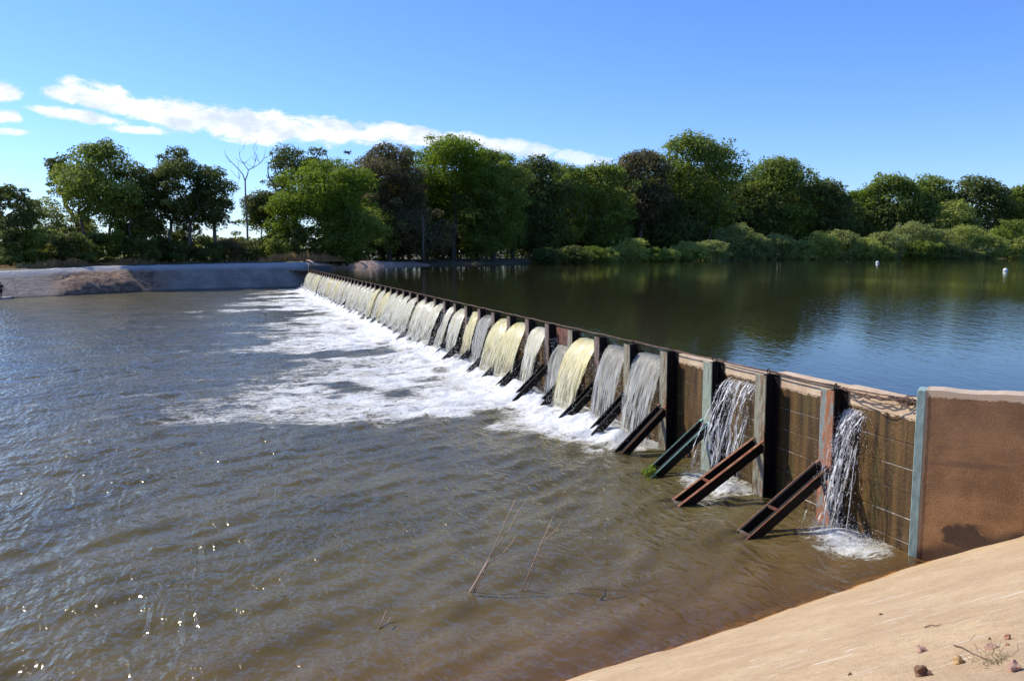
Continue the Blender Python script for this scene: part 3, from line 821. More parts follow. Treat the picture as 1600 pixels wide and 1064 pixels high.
# ------------------------------------------------------------------ falling water
def fall_path(x0, z0, v, t):
    return x0 - v * t, z0 - 4.905 * t * t
def sheet(k, m, v=1.25, y0=.05, y1=.05, narrow=.10, name='waterfall', wob=.03, seed=0, zc=2.27, spread=.0):
    nu, nv = 44, 46
    u = np.linspace(0, 1, nu); vv = np.linspace(0, 1, nv)
    U, V = np.meshgrid(u, vv, indexing='ij')
    T = V * .70 - .03
    # lip: flows level over the crest, then drops
    tp = np.maximum(T, 0)
    X = np.where(T < 0, .30 * (T / -.03), 0) - v * tp - .02
    Z = np.where(T < 0, zc - .10 + .02 * (T / -.03), zc - .10 - 4.905 * tp ** 2)
    sp_ = spread * sstep(.26, .52, V); ya = k * SP + y0 + .3 * narrow * V ** 1.5 - sp_; yb = (k + 1) * SP - y1 - 1.7 * narrow * V ** 1.5 - sp_ * .0 + sp_
    Y = ya + (yb - ya) * U
    rid = fbm(U * 9 + seed * 7, V * 1.2 + seed, 3 + seed, 4) - .5
    big = fbm(U * 2.5 + seed * 3, V * .6, 13 + seed, 2) - .5
    amp = sstep(.02, .5, V)
    tear = fbm(U * 14 + seed * 5, V * 7 - seed, 33 + seed, 4) - .5
    X = X + rid * (.03 + .10 * amp) * sstep(0, .12, V) + big * .26 * amp + tear * .09 * amp * V
    Z = Z + (rid * .05 * sstep(0, .06, V))
    Y = Y + (fbm(U * 6, V * 4 + seed, 23 + seed, 3) - .5) * wob * amp * 2
    Z = np.maximum(Z, -.12)
    me = grid_mesh(name, X, Y, Z, uv=(U, V))
    me.materials.append(m)
    o = bpy.data.objects.new(name, me); COL.objects.link(o); o.location = (P0[0], P0[1], 0); o.rotation_euler = (0, 0, WROT)
    return o
OCT = np.array([(1, 0, 0), (0, 1, 0), (-1, 0, 0), (0, -1, 0), (0, 0, 1), (0, 0, -1)], float)
OCF = [(0, 1, 4), (1, 2, 4), (2, 3, 4), (3, 0, 4), (1, 0, 5), (2, 1, 5), (3, 2, 5), (0, 3, 5)]
def drops(b, pts, rads, stretch=None):
    for i, p in enumerate(pts):
        s = np.array([1, 1, 1.0]) if stretch is None else np.array([1, 1, stretch[i]])
        b.add(OCT * rads[i] * s * (0.7 + .6 * np.random.default_rng(i).random((6, 1))) + np.asarray(p), OCF)
def splash_pts(y0, y1, n, t0=.75, spread=.4, h=.45, r=np.random.default_rng(5)):
    y = r.uniform(y0, y1, n); x = -(t0 + r.normal(0, spread, n)); z = np.abs(r.normal(0, h, n)) * np.exp(-((x + t0) / spread) ** 2 * .5)
    return np.stack([x, y, z + .02], 1)
FALL_LABELS = {
    3: ('clear grey curtain of water beside the tall green-grey post, nearest of the full sheets', M_FALL_C),
    4: ('clear greyish curtain of water with a brown shoulder, second of the full sheets', M_FALL_C),
    5: ('broad thick yellow sheet of water just on the near side of the raised red-brown board', M_FALL_Y),
    6: ('broken splashing leak of water under the raised red-brown board', M_FALL_C),
    7: ('greyish cream sheet of water just beyond the raised red-brown board', M_FALL_M),
    8: ('smooth yellow sheet of water, second bay beyond the raised red-brown board', M_FALL_Y),
    9: ('smooth yellow sheet of water with bright top, third bay beyond the red-brown board', M_FALL_Y),
    10: ('thin grey-white sheet of water, fourth bay beyond the red-brown board', M_FALL_C),
    11: ('narrow yellow sheet of water, fifth bay beyond the red-brown board', M_FALL_Y),
    12: ('pale cream sheet of water, sixth bay beyond the red-brown board', M_FALL_M),
}
G_FALL = 'sheets of water spilling through the bays of the weir'
srng = np.random.default_rng(11)
for k in range(3, NPOST - 1):
    if k in FALL_LABELS: lab, m = FALL_LABELS[k]
    else:
        lab = 'small distant sheet of cream water in the far stretch of the weir'
        m = [M_FALL_M, M_FALL_M, M_FALL_Y, M_FALL_M, M_FALL_M][int(srng.integers(0, 5))]
    v = 1.25 + srng.uniform(-.15, .2)
    kw = dict(y0=FW * .9, y1=FW * .9, narrow=srng.uniform(.0, .05), spread=srng.uniform(.15, .2) + .14 * min(1, max(0, (k - 11) / 4)))
    if k > 12: v = srng.uniform(1.5, 1.85)
    if k == 5: v = 1.5; kw['narrow'] = .05; kw['spread'] = .1
    if k in (8, 9): v = 1.5; kw['narrow'] = .0; kw['spread'] = .2
    if k in (3, 4): v = 1.1; kw['y1'] = .2 if k == 4 else .1; kw['narrow'] = .12; kw['spread'] = 0
    if k == 6: v = .8; kw['y0'] = .3; kw['y1'] = .35; kw['zc'] = 1.9
    if k == 7: kw['narrow'] = .16; kw['spread'] = .05
    if k == 10: kw['narrow'] = .08; kw['spread'] = .05
    if k == 13: kw['y1'] = .5; kw['spread'] = 0
    o = sheet(k, m, v, seed=k, **kw); tag(o, lab, 'waterfall', G_FALL)
    # spray at its foot and at its edges
    b = MB(); nn = int(np.interp(k, [3, 8, 20, 48], [900, 900, 260, 80]))
    sz = np.interp(k, [3, 10, 25, 48], [.006, .009, .018, .032])
    pts = splash_pts(k * SP, (k + 1) * SP, nn, v * .66 + .1, .40, .34, srng)
    drops(b, pts, srng.uniform(.5, 1.5, nn) * sz)
    ne = nn // 2
    tq = srng.uniform(.12, .68, ne); side = srng.random(ne) < .5
    ey = np.where(side, k * SP + FW * .6 + .12 * np.abs(srng.normal(size=ne)), (k + 1) * SP - FW * .6 - .12 * np.abs(srng.normal(size=ne)))
    ex, ez = fall_path(0, 2.05, v * .85, tq)
    ex = ex + srng.normal(0, .09, ne)
    drops(b, np.stack([ex, ey, np.maximum(ez, 0.02)], 1), srng.uniform(.5, 1.4, ne) * sz, srng.uniform(1, 3, ne))
    sp = b.build('spray', M_SPRAY, o); sp['kind'] = 'stuff'

def strands(name, label, starts, v, nstr, seed, jit=.08, zend=0.0, rad=.012, splash=(0, 1), t0=.6, ndrop=700, hz=.4):
    r = np.random.default_rng(seed)
    root = empty(name, (P0[0], P0[1], 0), WROT); tag(root, label, 'waterfall', None)
    b = MB()
    for i in range(int(nstr * .55)):
        y, z = starts[int(r.integers(0, len(starts)))]; y += r.normal(0, .07); z += r.normal(0, .015)
        vel = v * r.uniform(.55, 1.15); vy = r.normal(0, .10); tmax = math.sqrt(max(.05, (z - zend)) / 4.905)
        ta = 0 if r.random() < .3 else r.uniform(.0, .85) * tmax; tb = min(tmax, ta + r.uniform(.12, .6) * tmax)
        n = 13; pts = []; rd = []
        ph = r.uniform(0, 6); base = rad * r.uniform(.35, 1.25)
        for j in range(n):
            t_ = ta + (tb - ta) * j / (n - 1)
            x, zz = fall_path(-.01, z, vel, t_)
            pts.append((x + .014 * math.sin(t_ * 21 + ph), y + vy * t_ + .018 * math.sin(t_ * 17 + ph * 2), zz))
            rd.append(max(.0015, base * (.45 + .75 * vnoise(np.array([j * .9 + i * 5.]), np.array([seed + .5]), seed)[0]) * (1 if 0 < j < n - 1 else .3)))
        b.tube(pts, rd, 5)
    b.build('strands', M_SPRAY, root, True)
    d = MB()
    n1 = ndrop
    tq = r.uniform(.1, .66, n1); idx = r.integers(0, len(starts), n1); st = np.array(starts)[idx]
    vel = v * r.uniform(.5, 1.3, n1)
    x, z = fall_path(0, st[:, 1], vel, tq); x = x + r.normal(0, jit, n1) * tq * 1.6; y = st[:, 0] + r.normal(0, jit * 1.5, n1) * (.4 + tq * 1.6)
    ok = z > .01
    drops(d, np.stack([x, y, z], 1)[ok], (r.uniform(.0018, .0052, n1) * (1 + (r.random(n1) < .06)))[ok], r.uniform(1, 4.5, n1)[ok])
    sp = splash_pts(splash[0], splash[1], ndrop, t0, .26, hz, r)
    drops(d, sp, r.uniform(.002, .007, ndrop))
    o = d.build('spray', M_SPRAY, root); o['kind'] = 'stuff'
    # torn film the strands are drawn from
    y0 = min(q[0] for q in starts) - .06; y1 = max(q[0] for q in starts) + .06; nu, nv = 40, 46
    U, V = np.meshgrid(np.linspace(0, 1, nu), np.linspace(0, 1, nv), indexing='ij'); T = V * .66
    for L, (vm, sh, wd) in enumerate(((1.05, 0, 1.), (.8, .12, .8), (1.3, -.08, .9), (.55, .05, .7))):
        rid = fbm(U * 10 + seed + L * 9, V * 2, 90 + seed + L, 4) - .5
        X = -.012 - v * vm * T + rid * (.03 + .34 * V); Z = 2.1 - .012 * L - 4.905 * T ** 2 + rid * .05
        Y = (y0 + y1) / 2 + sh * (y1 - y0) + (y1 - y0) * wd * (U - .5) * (1 + .35 * V) + (fbm(U * 5, V * 5, 93 + seed + L, 3) - .5) * .34 * V
        link('film', grid_mesh('film', X, Y, np.maximum(Z, -.1), uv=(U * (y1 - y0) / 1.5 + L * .37 + seed * .1, V)), M_FILM, root)
    return root
strands('waterfall', 'thin splashing leak of white water strands beside the orange-rusted post near the wing wall',
        [(-.24, 2.05), (-.30, 2.1), (-.36, 2.12), (-.42, 2.1), (-.33, 2.1), (-.5, 2.1), (-.38, 2.1), (-.62, 2.1)], 1.0, 30, 3, .10, rad=.0058, splash=(-1.5, -.2), t0=.6, ndrop=2200, hz=.16)
strands('waterfall', 'arched white strands of water between the teal post and the grey-green post',
        [(1 * SP + .45, 2.1), (1 * SP + .6, 2.12), (1 * SP + .75, 2.12), (1 * SP + .95, 2.12), (1 * SP + 1.1, 2.11), (1 * SP + 1.25, 2.1), (1 * SP + 1.4, 2.1), (1 * SP + 1.45, 2.1)], 1.15, 34, 4, .09, rad=.0068, splash=(SP + .3, 2 * SP - .1), t0=.75, ndrop=1500, hz=.16)

# ------------------------------------------------------------------ vegetation
def leaf_quads(C, Nrm, size, r, flat=.5):
    N = len(C); Nrm = Nrm / np.maximum(np.linalg.norm(Nrm, axis=1), 1e-6)[:, None]
    a = np.cross(Nrm, r.normal(size=(N, 3))); a /= np.maximum(np.linalg.norm(a, axis=1), 1e-6)[:, None]
    b = np.cross(Nrm, a); s = size[:, None]
    return np.stack([C - a * s * .55, C + b * s * flat * .55 - a * s * .05, C + a * s * .55, C - b * s * flat * .55], 1)

def crown_quads(r, cx, cy, cz, rx, ry, rz, nblob, nleaf, leaf, fill=.15, lumps=.42, droop=0., hole=0.):
    # blob centres through an uneven rounded volume
    g = (rx * ry * rz) ** (1 / 3)
    th = r.uniform(0, 2 * math.pi, nblob); zz = r.uniform(-1, 1, nblob); br = lumps * g * r.uniform(.4, 1.25, nblob)
    pr = (1 - np.abs(zz) ** 2.4) ** .5; rad = r.uniform(.25, 1, nblob) ** .5 * r.uniform(.82, 1.08, nblob) * np.where(r.random(nblob) < .14, 1.22, 1)
    def inset(q, rr_): return np.maximum(rr_ - .8 * np.minimum(q, rr_ * .8), .05 * rr_)
    bc = np.stack([np.cos(th) * pr * rad * inset(br, rx), np.sin(th) * pr * rad * inset(br, ry), zz * inset(br * .8, rz)], 1)
    ns = int(nblob * .7); th2 = r.uniform(0, 2 * math.pi, ns); z2 = r.uniform(-.9, 1, ns); p2 = (1 - np.abs(z2) ** 2.4) ** .5; q2 = r.uniform(.9, 1.12, ns)
    bc = np.concatenate([bc, np.stack([np.cos(th2) * p2 * q2 * rx * .95, np.sin(th2) * p2 * q2 * ry * .95, z2 * q2 * rz * .92], 1)]); br = np.concatenate([br, g * r.uniform(.07, .17, ns)]); nblob += ns
    w = br ** 2; w /= w.sum()
    k = r.choice(nblob, nleaf, p=w)
    d = r.normal(size=(nleaf, 3)); d /= np.linalg.norm(d, axis=1)[:, None]
    d[:, 2] = np.where((d[:, 2] < -.25) & (r.random(nleaf) < .6), -d[:, 2] * .6, d[:, 2])
    rr = br[k] * np.where(r.random(nleaf) < fill, r.uniform(.2, .8, nleaf), r.normal(.95, .11, nleaf))
    C = bc[k] + d * rr[:, None] * np.array([1.12, 1.12, .82])
    C[:, 2] -= droop * (np.abs(C[:, 0]) / rx) ** 2 * rz
    Nr = d * .75 + r.normal(size=(nleaf, 3)) * .55 + np.array([0, 0, .45])
    C = C + np.array([cx, cy, cz])
    sz = leaf * r.uniform(.6, 1.45, nleaf)
    tint = np.clip(r.normal(.42, .2, nleaf) + (r.random(nblob)[k] - .5) * .75, 0, 1)
    return leaf_quads(C, Nr, sz, r), tint, bc + np.array([cx, cy, cz]), br

def limb_pts(r, a, b, n=7, bend=.12):
    a = np.array(a, float); b = np.array(b, float); L = np.linalg.norm(b - a); off = r.normal(size=3) * L * bend; off[2] *= .3
    return [a + (b - a) * t + off * math.sin(math.pi * t) + r.normal(size=3) * L * .012 for t in np.linspace(0, 1, n)]

def tree(cx, top, D, hw, hue, label, base_z=None, crown_bot=None, dens=1., ntrunk=1, seed=0, name='tree', lumps=.36, nblob=None, group=None, squash=1., lean=0., extra=None, leaf=None, cat='tree'):
    """a tree whose crown shows at photo column cx with its top at row top, D metres off; crown_bot = row of the crown's lower edge"""
    r = np.random.default_rng(1000 + seed)
    tp = PD(cx, top, D); mpp = D / FPX
    bz = base_z if base_z is not None else 2.9
    cb = PD(cx, crown_bot, D)[2] if crown_bot else bz + (tp[2] - bz) * .32
    rz = (tp[2] - cb) / 2; rx = hw * mpp; ry = min(rx, 7.5) * squash
    root = empty(name, (tp[0] + lean * rx, D, bz)); tag(root, label, cat, group)
    o = np.array(root.location)
    area = 4 * math.pi * ((rx * ry + rx * rz + ry * rz) / 3)
    lf = leaf or max(.30, .0023 * D) * (1 + .35 * min(1, max(0, area - 500) / 900))
    n = int(min(34000, dens * area * 2.3 / (lf * lf * .32)))
    nb = nblob or int(18 + area / 20)
    Q, tint, bc, br = crown_quads(r, tp[0] - o[0], 0, (cb + tp[2]) / 2 - bz, rx, ry, rz, nb, n, lf, lumps=lumps)
    link('crown', quads_mesh('crown', Q, attr=tint), LEAF[hue], root)
    b = MB(); H = tp[2] - bz; tr = max(.14, .022 * H)
    cz = (cb + tp[2]) / 2 - bz
    order = np.argsort(r.random(len(bc)))
    for j in range(ntrunk):
        bx = (j - (ntrunk - 1) / 2) * rx * .42 if ntrunk > 1 else 0
        foot = np.array([bx, r.normal() * .4, -.3]); fork = np.array([tp[0] - o[0] + bx * 1.3 + r.normal() * rx * .1, r.normal() * .3, max(1.0, (cb - bz) + rz * .25)])
        pts = limb_pts(r, foot, fork, 8, .05); R_ = tr / math.sqrt(ntrunk)
        b.tube(pts, list(np.linspace(R_ * 1.25, R_ * .75, 8)), 7)
        for q in order[j * 6:(j + 1) * 6]:
            lp_ = limb_pts(r, fork, bc[q], 7, .12); b.tube(lp_, list(np.linspace(R_ * .6, R_ * .14, 7)), 5)
    b.build('trunk', M_BARK, root, True)
    return root

def bush(cx, top, bot, D, hw, hue, label, seed, group=None, name='bush', dens=1., base_z=2.3, leaf=None, lumps=.33, cat='bush'):
    r = np.random.default_rng(3000 + seed); tp = PD(cx, top, D); mpp = D / FPX
    rx = hw * mpp; H = max(.6, tp[2] - base_z); ry = min(rx, 4.5)
    lf = leaf or max(.24, .0019 * D)
    area = 2 * math.pi * rx * ry + math.pi * (rx + ry) * H
    n = int(min(9000, dens * area * 1.5 / (lf * lf * .34)))
    Q, tint, bc, br = crown_quads(r, 0, 0, H * .42, rx * .9, ry * .9, H * .58, int(18 + area / 8), n, lf, lumps=lumps, fill=.25)
    Q[:, :, 2] = np.maximum(Q[:, :, 2], -.1)
    o = link(name, quads_mesh(name, Q, attr=tint), LEAF[hue]); o.location = (tp[0], D, base_z)
    tag(o, label, cat, group); return o

G_T = 'trees along the far banks'
# --- across the river, left of the weir
TREES = [
    # cx top D hw hue label crown_bot trunks kwargs
    (12, 288, 98, 42, 'dark', 'dark bushy tree cut by the left edge of the view', 392, 1, {}),
    (66, 308, 108, 40, 'grey', 'thin greyish tree between the left edge and the tall spreading tree', 395, 2, dict(dens=.55)),
    (112, 335, 112, 34, 'grey', 'low greyish tree leaning under the tall spreading tree', 400, 2, dict(dens=.5)),
    (158, 226, 106, 62, 'green', 'tall spreading tree with a bright green crown and several bare trunks, left', 338, 3, dict(dens=.9)),
    (100, 240, 110, 26, 'dark', 'small tufted dark crown poking out left of the tall spreading tree', 300, 1, dict(dens=.6, lean=1.0)),
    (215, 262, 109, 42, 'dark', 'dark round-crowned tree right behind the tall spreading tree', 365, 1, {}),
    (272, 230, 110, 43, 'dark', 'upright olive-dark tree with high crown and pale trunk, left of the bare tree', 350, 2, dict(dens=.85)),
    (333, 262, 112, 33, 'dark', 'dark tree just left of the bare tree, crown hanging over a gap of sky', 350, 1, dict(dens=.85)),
    (132, 330, 108, 34, 'grey', 'thin grey-green sapling under the tall spreading tree, low crown', 385, 2, dict(dens=.45)),
    (190, 345, 107, 30, 'green', 'low green sapling between the trunks of the tall spreading tree', 392, 1, dict(dens=.5)),
    (240, 348, 111, 26, 'dark', 'low dark sapling right of the spreading tree trunks', 392, 1, dict(dens=.55)),
    (300, 350, 113, 30, 'dark', 'low dark sapling beside the pale trunk of the upright olive-dark tree', 392, 1, dict(dens=.5)),
    (355, 372, 116, 26, 'brown', 'low brownish sapling just left of the bare tree foot', 396, 1, dict(dens=.5)),
    (455, 226, 128, 36, 'dark', 'loose dark tree rising behind, right of the bare tree', 330, 1, dict(dens=.55, lumps=.34)),
    (497, 230, 132, 18, 'dark', 'small loose dark treetop under the flying drone', 280, 1, dict(dens=.5)),
    (410, 300, 122, 34, 'dark', 'low dark tree at the foot of the bare tree', 395, 1, dict(dens=.8)),
    (512, 248, 122, 60, 'bright', 'bright green rounded tree near the far end of the weir', 330, 1, {}),
    (455, 300, 119, 38, 'bright', 'smaller bright green tree leaning left of the rounded one', 355, 1, dict(dens=.75)),
    (540, 320, 121, 48, 'green', 'low dull green tree standing below the rounded bright tree', 402, 1, {}),
    (606, 224, 138, 48, 'brown', 'tall brownish-leaved tree between two bright green trees', 330, 1, dict(dens=.85)),
    (640, 320, 139, 58, 'brown', 'low brown-green tree at the water left of the pale slim trunk', 405, 1, dict(dens=.9)),
    (706, 216, 150, 64, 'bright', 'tallest bright green dome-crowned tree behind the weir', 300, 1, {}),
    (772, 236, 155, 46, 'green', 'dark-sided green tree hugging the right of the bright dome', 345, 1, {}),
    (752, 290, 150, 44, 'green', 'vine-hung green tree below the bright dome-crowned tree', 400, 1, dict(dens=.9)),
    (838, 246, 168, 48, 'dark', 'dark green tree standing right of the bright dome pair', 380, 1, {}),
    (886, 258, 178, 30, 'green', 'small rounded green treetop dipping below its neighbours', 360, 1, {}),
    (938, 254, 184, 46, 'green', 'olive-green tree left of the brownish crown over the reservoir', 370, 1, {}),
    (1002, 236, 202, 42, 'brown', 'brownish-green crown just left of the highest tree', 330, 1, {}),
    (1086, 210, 212, 72, 'green', 'highest and broadest tree on the reservoir shore', 345, 2, {}),
    (1030, 300, 206, 60, 'dark', 'deep-shaded dark tree under the brownish crown', 400, 1, {}),
    (1216, 246, 232, 54, 'green', 'rounded green tree right of the highest tree', 360, 1, {}),
    (1166, 290, 228, 50, 'dark', 'dark tree filling the notch right of the highest tree', 385, 1, {}),
    (1284, 280, 236, 44, 'dark', 'dark tree ending the tall wood on its right', 385, 1, {}),
    (1342, 296, 262, 28, 'bright', 'pale green treetop seen in the dip of the treeline', 350, 1, {}),
    (1392, 272, 262, 46, 'green', 'green flat-topped tree right of the dip in the treeline', 352, 1, {}),
    (1452, 276, 266, 46, 'green', 'broad green tree in the middle of the right-hand grove', 350, 1, {}),
    (1526, 276, 264, 50, 'dark', 'dark-sided tree closing the right-hand grove', 362, 1, {}),
    (1490, 312, 256, 34, 'shore', 'small pale green tree in front of the right-hand grove', 372, 1, {}),
    (1600, 290, 268, 36, 'green', 'green tree cut by the right edge of the view', 372, 1, {}),
]
for i, (cx, top, D, hw, hue, lab, cb, nt, kw) in enumerate(TREES):
    cb = min(cb + (26 if i >= 16 else 14), 403)
    if cx > 560: D += 9 + (15 if cx > 820 else 0)
    hw *= 1.22 if cx > 400 else 1.12
    tree(cx, top, D, hw, hue, lab, crown_bot=cb, ntrunk=nt, seed=i, group=G_T, **kw)
# --- shaded trees behind them that close the wood
BACK = [(560, 275, 142), (600, 290, 150), (660, 280, 160), (700, 290, 166), (745, 280, 172), (800, 270, 178), (850, 290, 190), (900, 285, 198), (960, 280, 210), (1010, 270, 222), (1060, 262, 232), (1120, 258, 236),
        (1180, 282, 246), (1240, 285, 250), (1300, 305, 256), (560, 330, 128), (620, 335, 146), (690, 330, 157), (760, 330, 166), (830, 330, 178), (900, 330, 192), (970, 330, 204), (1040, 330, 216), (1110, 325, 226), (1180, 330, 236), (1250, 335, 243), (1310, 340, 250)]
for i, (cx, top, D) in enumerate(BACK):
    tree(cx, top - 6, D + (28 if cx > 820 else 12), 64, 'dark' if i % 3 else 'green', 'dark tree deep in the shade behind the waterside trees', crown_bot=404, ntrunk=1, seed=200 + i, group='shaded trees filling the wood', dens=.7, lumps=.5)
def wood():
    r = np.random.default_rng(79); n = 48000
    sh = resample(RES, 1.0); shpx = 800 + FPX * sh[:, 0] / sh[:, 1]; o = np.argsort(shpx)
    px = r.uniform(520, 2000, n); D0 = np.interp(px, shpx[o], sh[o, 1]); D = D0 + r.uniform(22, 42, n) + 14 * sstep(760, 860, px)
    top = np.interp(px, [520, 600, 760, 1000, 1290, 1330, 1660, 2000], [315, 282, 268, 272, 296, 318, 305, 300]) + 46 * (fbm(px * .03, px * 0, 15, 3) - .5)
    zt = CAM_H + (391 - top) * D / FPX
    C = np.stack([(px - 800) / FPX * D, D, 2.5 + r.random(n) ** .8 * (zt - 2.5)], 1)
    Q = leaf_quads(C, r.normal(size=(n, 3)) + np.array([0, -.3, .5]), r.uniform(.6, 1.35, n), r, .6)
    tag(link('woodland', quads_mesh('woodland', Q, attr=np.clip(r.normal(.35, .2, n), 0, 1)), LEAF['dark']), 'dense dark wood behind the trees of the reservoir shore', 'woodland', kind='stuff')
wood()
# pale slim trunk at the water (a young leafless stem of its own)
def bare(name, label, cx, base, D, segs, m, cat, rad, bz):
    root = PD(cx, base, D); b = MB()
    for pts, r0, r1 in segs:
        w = [PD(px, py, D + dz) for px, py, dz in pts]; w = [p - np.array([root[0], D, bz]) for p in w]
        b.tube(w, list(np.linspace(r0, r1, len(w)) * rad), 6)
    o = b.build(name, m, None, True, loc=(root[0], D, bz)); return tag(o, label, cat)
def bare_tree():
    r = random.Random(4); segs = [([(386, 412, 0), (387, 380, 0), (386, 345, .2), (384, 318, 0), (383, 283, 0)], 1.0, .62)]
    def br(pts, a, b_, twigs=5):
        segs.append((pts, a, b_))
        for _ in range(twigs):
            j = r.randrange(1, len(pts)); x, y, z = pts[j]; dx = r.uniform(-16, 16); dy = r.uniform(-18, -3)
            segs.append(([(x, y, z), (x + dx * .5, y + dy * .4, z + r.uniform(-.5, .5)), (x + dx, y + dy, z + r.uniform(-1, 1))], .22, .09))
    br([(383, 283, 0), (379, 272, .3), (372, 264, .6), (362, 254, .9), (354, 246, 1), (350, 235, 1.2)], .5, .12)
    br([(383, 283, 0), (387, 272, -.3), (388, 266, -.4), (381, 256, -.6), (375, 248, -.8), (374, 240, -.8)], .5, .12)
    br([(388, 266, -.4), (396, 262, 0), (399, 252, .2), (398, 241, .2), (396, 232, .3)], .4, .1)
    br([(396, 262, 0), (406, 256, .5), (412, 248, .8), (420, 244, 1)], .3, .1)
    br([(375, 270, 0), (374, 280, 0), (365, 310, .4)], .2, .08, 3)
    bare('bare_tree', 'leafless grey dead tree with forked top against the sky', 386, 412, 116, segs, M_DEAD, 'tree', .17, 2.9)
bare_tree()
bare('bare_tree', 'slim pale bare trunk standing in the dark wood at the water', 661, 408, 138.5, [([(662, 410, 0), (661, 385, 0), (662, 360, .2), (660, 338, 0)], 1, .6)], M_BARK, 'tree', .2, 2.4)

# --- bushes at the foot of the left trees
LB = [(8, 372, 'dark'), (48, 378, 'green'), (85, 380, 'grey'), (118, 386, 'dark'), (150, 388, 'dark'), (182, 384, 'green'), (222, 376, 'dark'), (262, 384, 'dark'), (300, 392, 'dark'), (332, 388, 'dark'), (362, 380, 'brown'), (392, 384, 'dark'), (432, 372, 'green'), (470, 360, 'dark'), (505, 378, 'dark'), (540, 385, 'green')]
for i, (cx, top, hue) in enumerate(LB):
    D = float(np.interp(cx, [0, 250, 400, 480, 560], [93, 106, 113, 116, 123])) + (i % 3) * 1.2
    top -= 22 if cx < 200 else 8
    bush(cx, top, 415, D, 24 + (i % 4) * 4, hue, '%s bush at the foot of the left trees, number %s counted from the left edge' % ({'dark': 'dark', 'green': 'green', 'grey': 'greyish', 'brown': 'brownish'}[hue], ['one', 'two', 'three', 'four', 'five', 'six', 'seven', 'eight', 'nine', 'ten', 'eleven', 'twelve', 'thirteen', 'fourteen', 'fifteen', 'sixteen'][i]), i, 'bushes under the left trees', base_z=2.9, dens=.9)
# distant low scrub seen in the gaps between the trunks
def scrub():
    r = np.random.default_rng(77); n = 9000
    px = r.uniform(-60, 480, n); D = r.uniform(150, 185, n); hgt = 1.5 + 4.2 * fbm(px * .03, px * 0, 5, 3)
    C = np.stack([(px - 800) / FPX * D, D, 3 + r.random(n) * hgt], 1)
    Q = leaf_quads(C, r.normal(size=(n, 3)) + np.array([0, 0, .6]), r.uniform(.4, .9, n), r)
    tag(link('undergrowth', quads_mesh('undergrowth', Q, attr=np.clip(r.normal(.5, .2, n), 0, 1)), LEAF['green']), 'low green scrub far behind the left trees', 'undergrowth', kind='stuff')
scrub()
# dry grass on the bank crest
def dry_grass():
    r = np.random.default_rng(78); Qs = []; Ts = []
    for (cx, w, n, h, D0) in ((105, 34, 1300, .75, 96), (75, 20, 500, .6, 93), (160, 60, 1100, .42, 100), (215, 34, 1000, .6, 103), (452, 34, 1500, .95, 112.5), (492, 34, 1000, .75, 116), (530, 36, 600, .45, 121), (330, 80, 700, .35, 109), (20, 40, 500, .4, 91)):
        px = r.normal(cx, w * .5, n); D = D0 + (px - cx) * .045 + r.uniform(-.8, 1.2, n)
        x = (px - 800) / FPX * D; hh = h * r.uniform(.15, 1.0, n) ** 1.2 * 1.5 * (.35 + fbm(px * .12, px * 0 + cx, 3, 3))
        z0 = 3.0 + np.where(px > 440, .35, np.where(px < 180, -.25, 0))
        d = r.normal(size=(n, 2)) * .3; wd = r.uniform(.04, .09, n)
        A = np.stack([x - wd, D, z0 - .15 + 0 * x], 1); B = np.stack([x + wd, D, z0 - .15 + 0 * x], 1)
        Tp = np.stack([x + d[:, 0] + wd * .2, D + d[:, 1], z0 + hh], 1); Tq = np.stack([x + d[:, 0] - wd * .2, D + d[:, 1], z0 + hh * .97], 1)
        Qs.append(np.stack([A, B, Tp, Tq], 1)); Ts.append(np.clip(r.normal(.5, .25, n), 0, 1))
    tag(link('dry_grass', quads_mesh('dry_grass', np.concatenate(Qs), attr=np.concatenate(Ts)), LEAF['straw']), 'dry orange-brown grass along the crest of the far bank', 'grass', kind='stuff')
dry_grass()
# --- bushes along the reservoir shore
ORD = ['first', 'second', 'third', 'fourth', 'fifth', 'sixth', 'seventh', 'eighth', 'ninth', 'tenth', 'eleventh', 'twelfth', 'thirteenth', 'fourteenth', 'fifteenth', 'sixteenth', 'seventeenth', 'eighteenth', 'nineteenth', 'twentieth', 'twenty-first', 'twenty-second', 'twenty-third', 'twenty-fourth', 'twenty-fifth', 'twenty-sixth']
SB = [(855, 388, 30, 'dark'), (895, 384, 28, 'dark'), (925, 386, 24, 'green'), (950, 388, 22, 'shore'), (985, 371, 30, 'shore'), (1015, 385, 22, 'green'), (1045, 388, 20, 'shore'), (1075, 378, 28, 'shore'), (1110, 376, 28, 'grey'), (1150, 350, 32, 'grey'), (1180, 366, 26, 'grey'), (1215, 366, 30, 'grey'), (1250, 375, 26, 'shore'), (1285, 362, 28, 'shore'), (1315, 360, 30, 'grey'), (1350, 370, 28, 'shore'),
      (1385, 362, 32, 'grey'), (1430, 346, 40, 'grey'), (1470, 358, 32, 'grey'), (1510, 352, 34, 'shore'), (1545, 368, 32, 'shore'), (1585, 342, 36, 'green'), (1600, 368, 30, 'shore'), (1440, 376, 34, 'green'), (1370, 384, 30, 'shore'), (1520, 384, 34, 'grey')]
SB.sort(key=lambda q: q[0])
for i, (cx, top, hw, hue) in enumerate(SB):
    sh = resample(RES, 1.0); shpx = 800 + FPX * sh[:, 0] / sh[:, 1]; k = int(np.argmin(np.abs(shpx - cx))); nn = normals(sh)[k]
    D = sh[k, 1] - 2.5 + max(0, (372 - top)) * .18
    bush(cx, top, 404, D, hw * 1.25, hue, '%s bush on the reservoir shore, %s from the left end of the waterside row' % ({'dark': 'dark', 'green': 'green', 'shore': 'light green', 'grey': 'greyish green'}[hue], ORD[i]), 50 + i, 'bushes along the reservoir shore', base_z=2.1, dens=1.0)

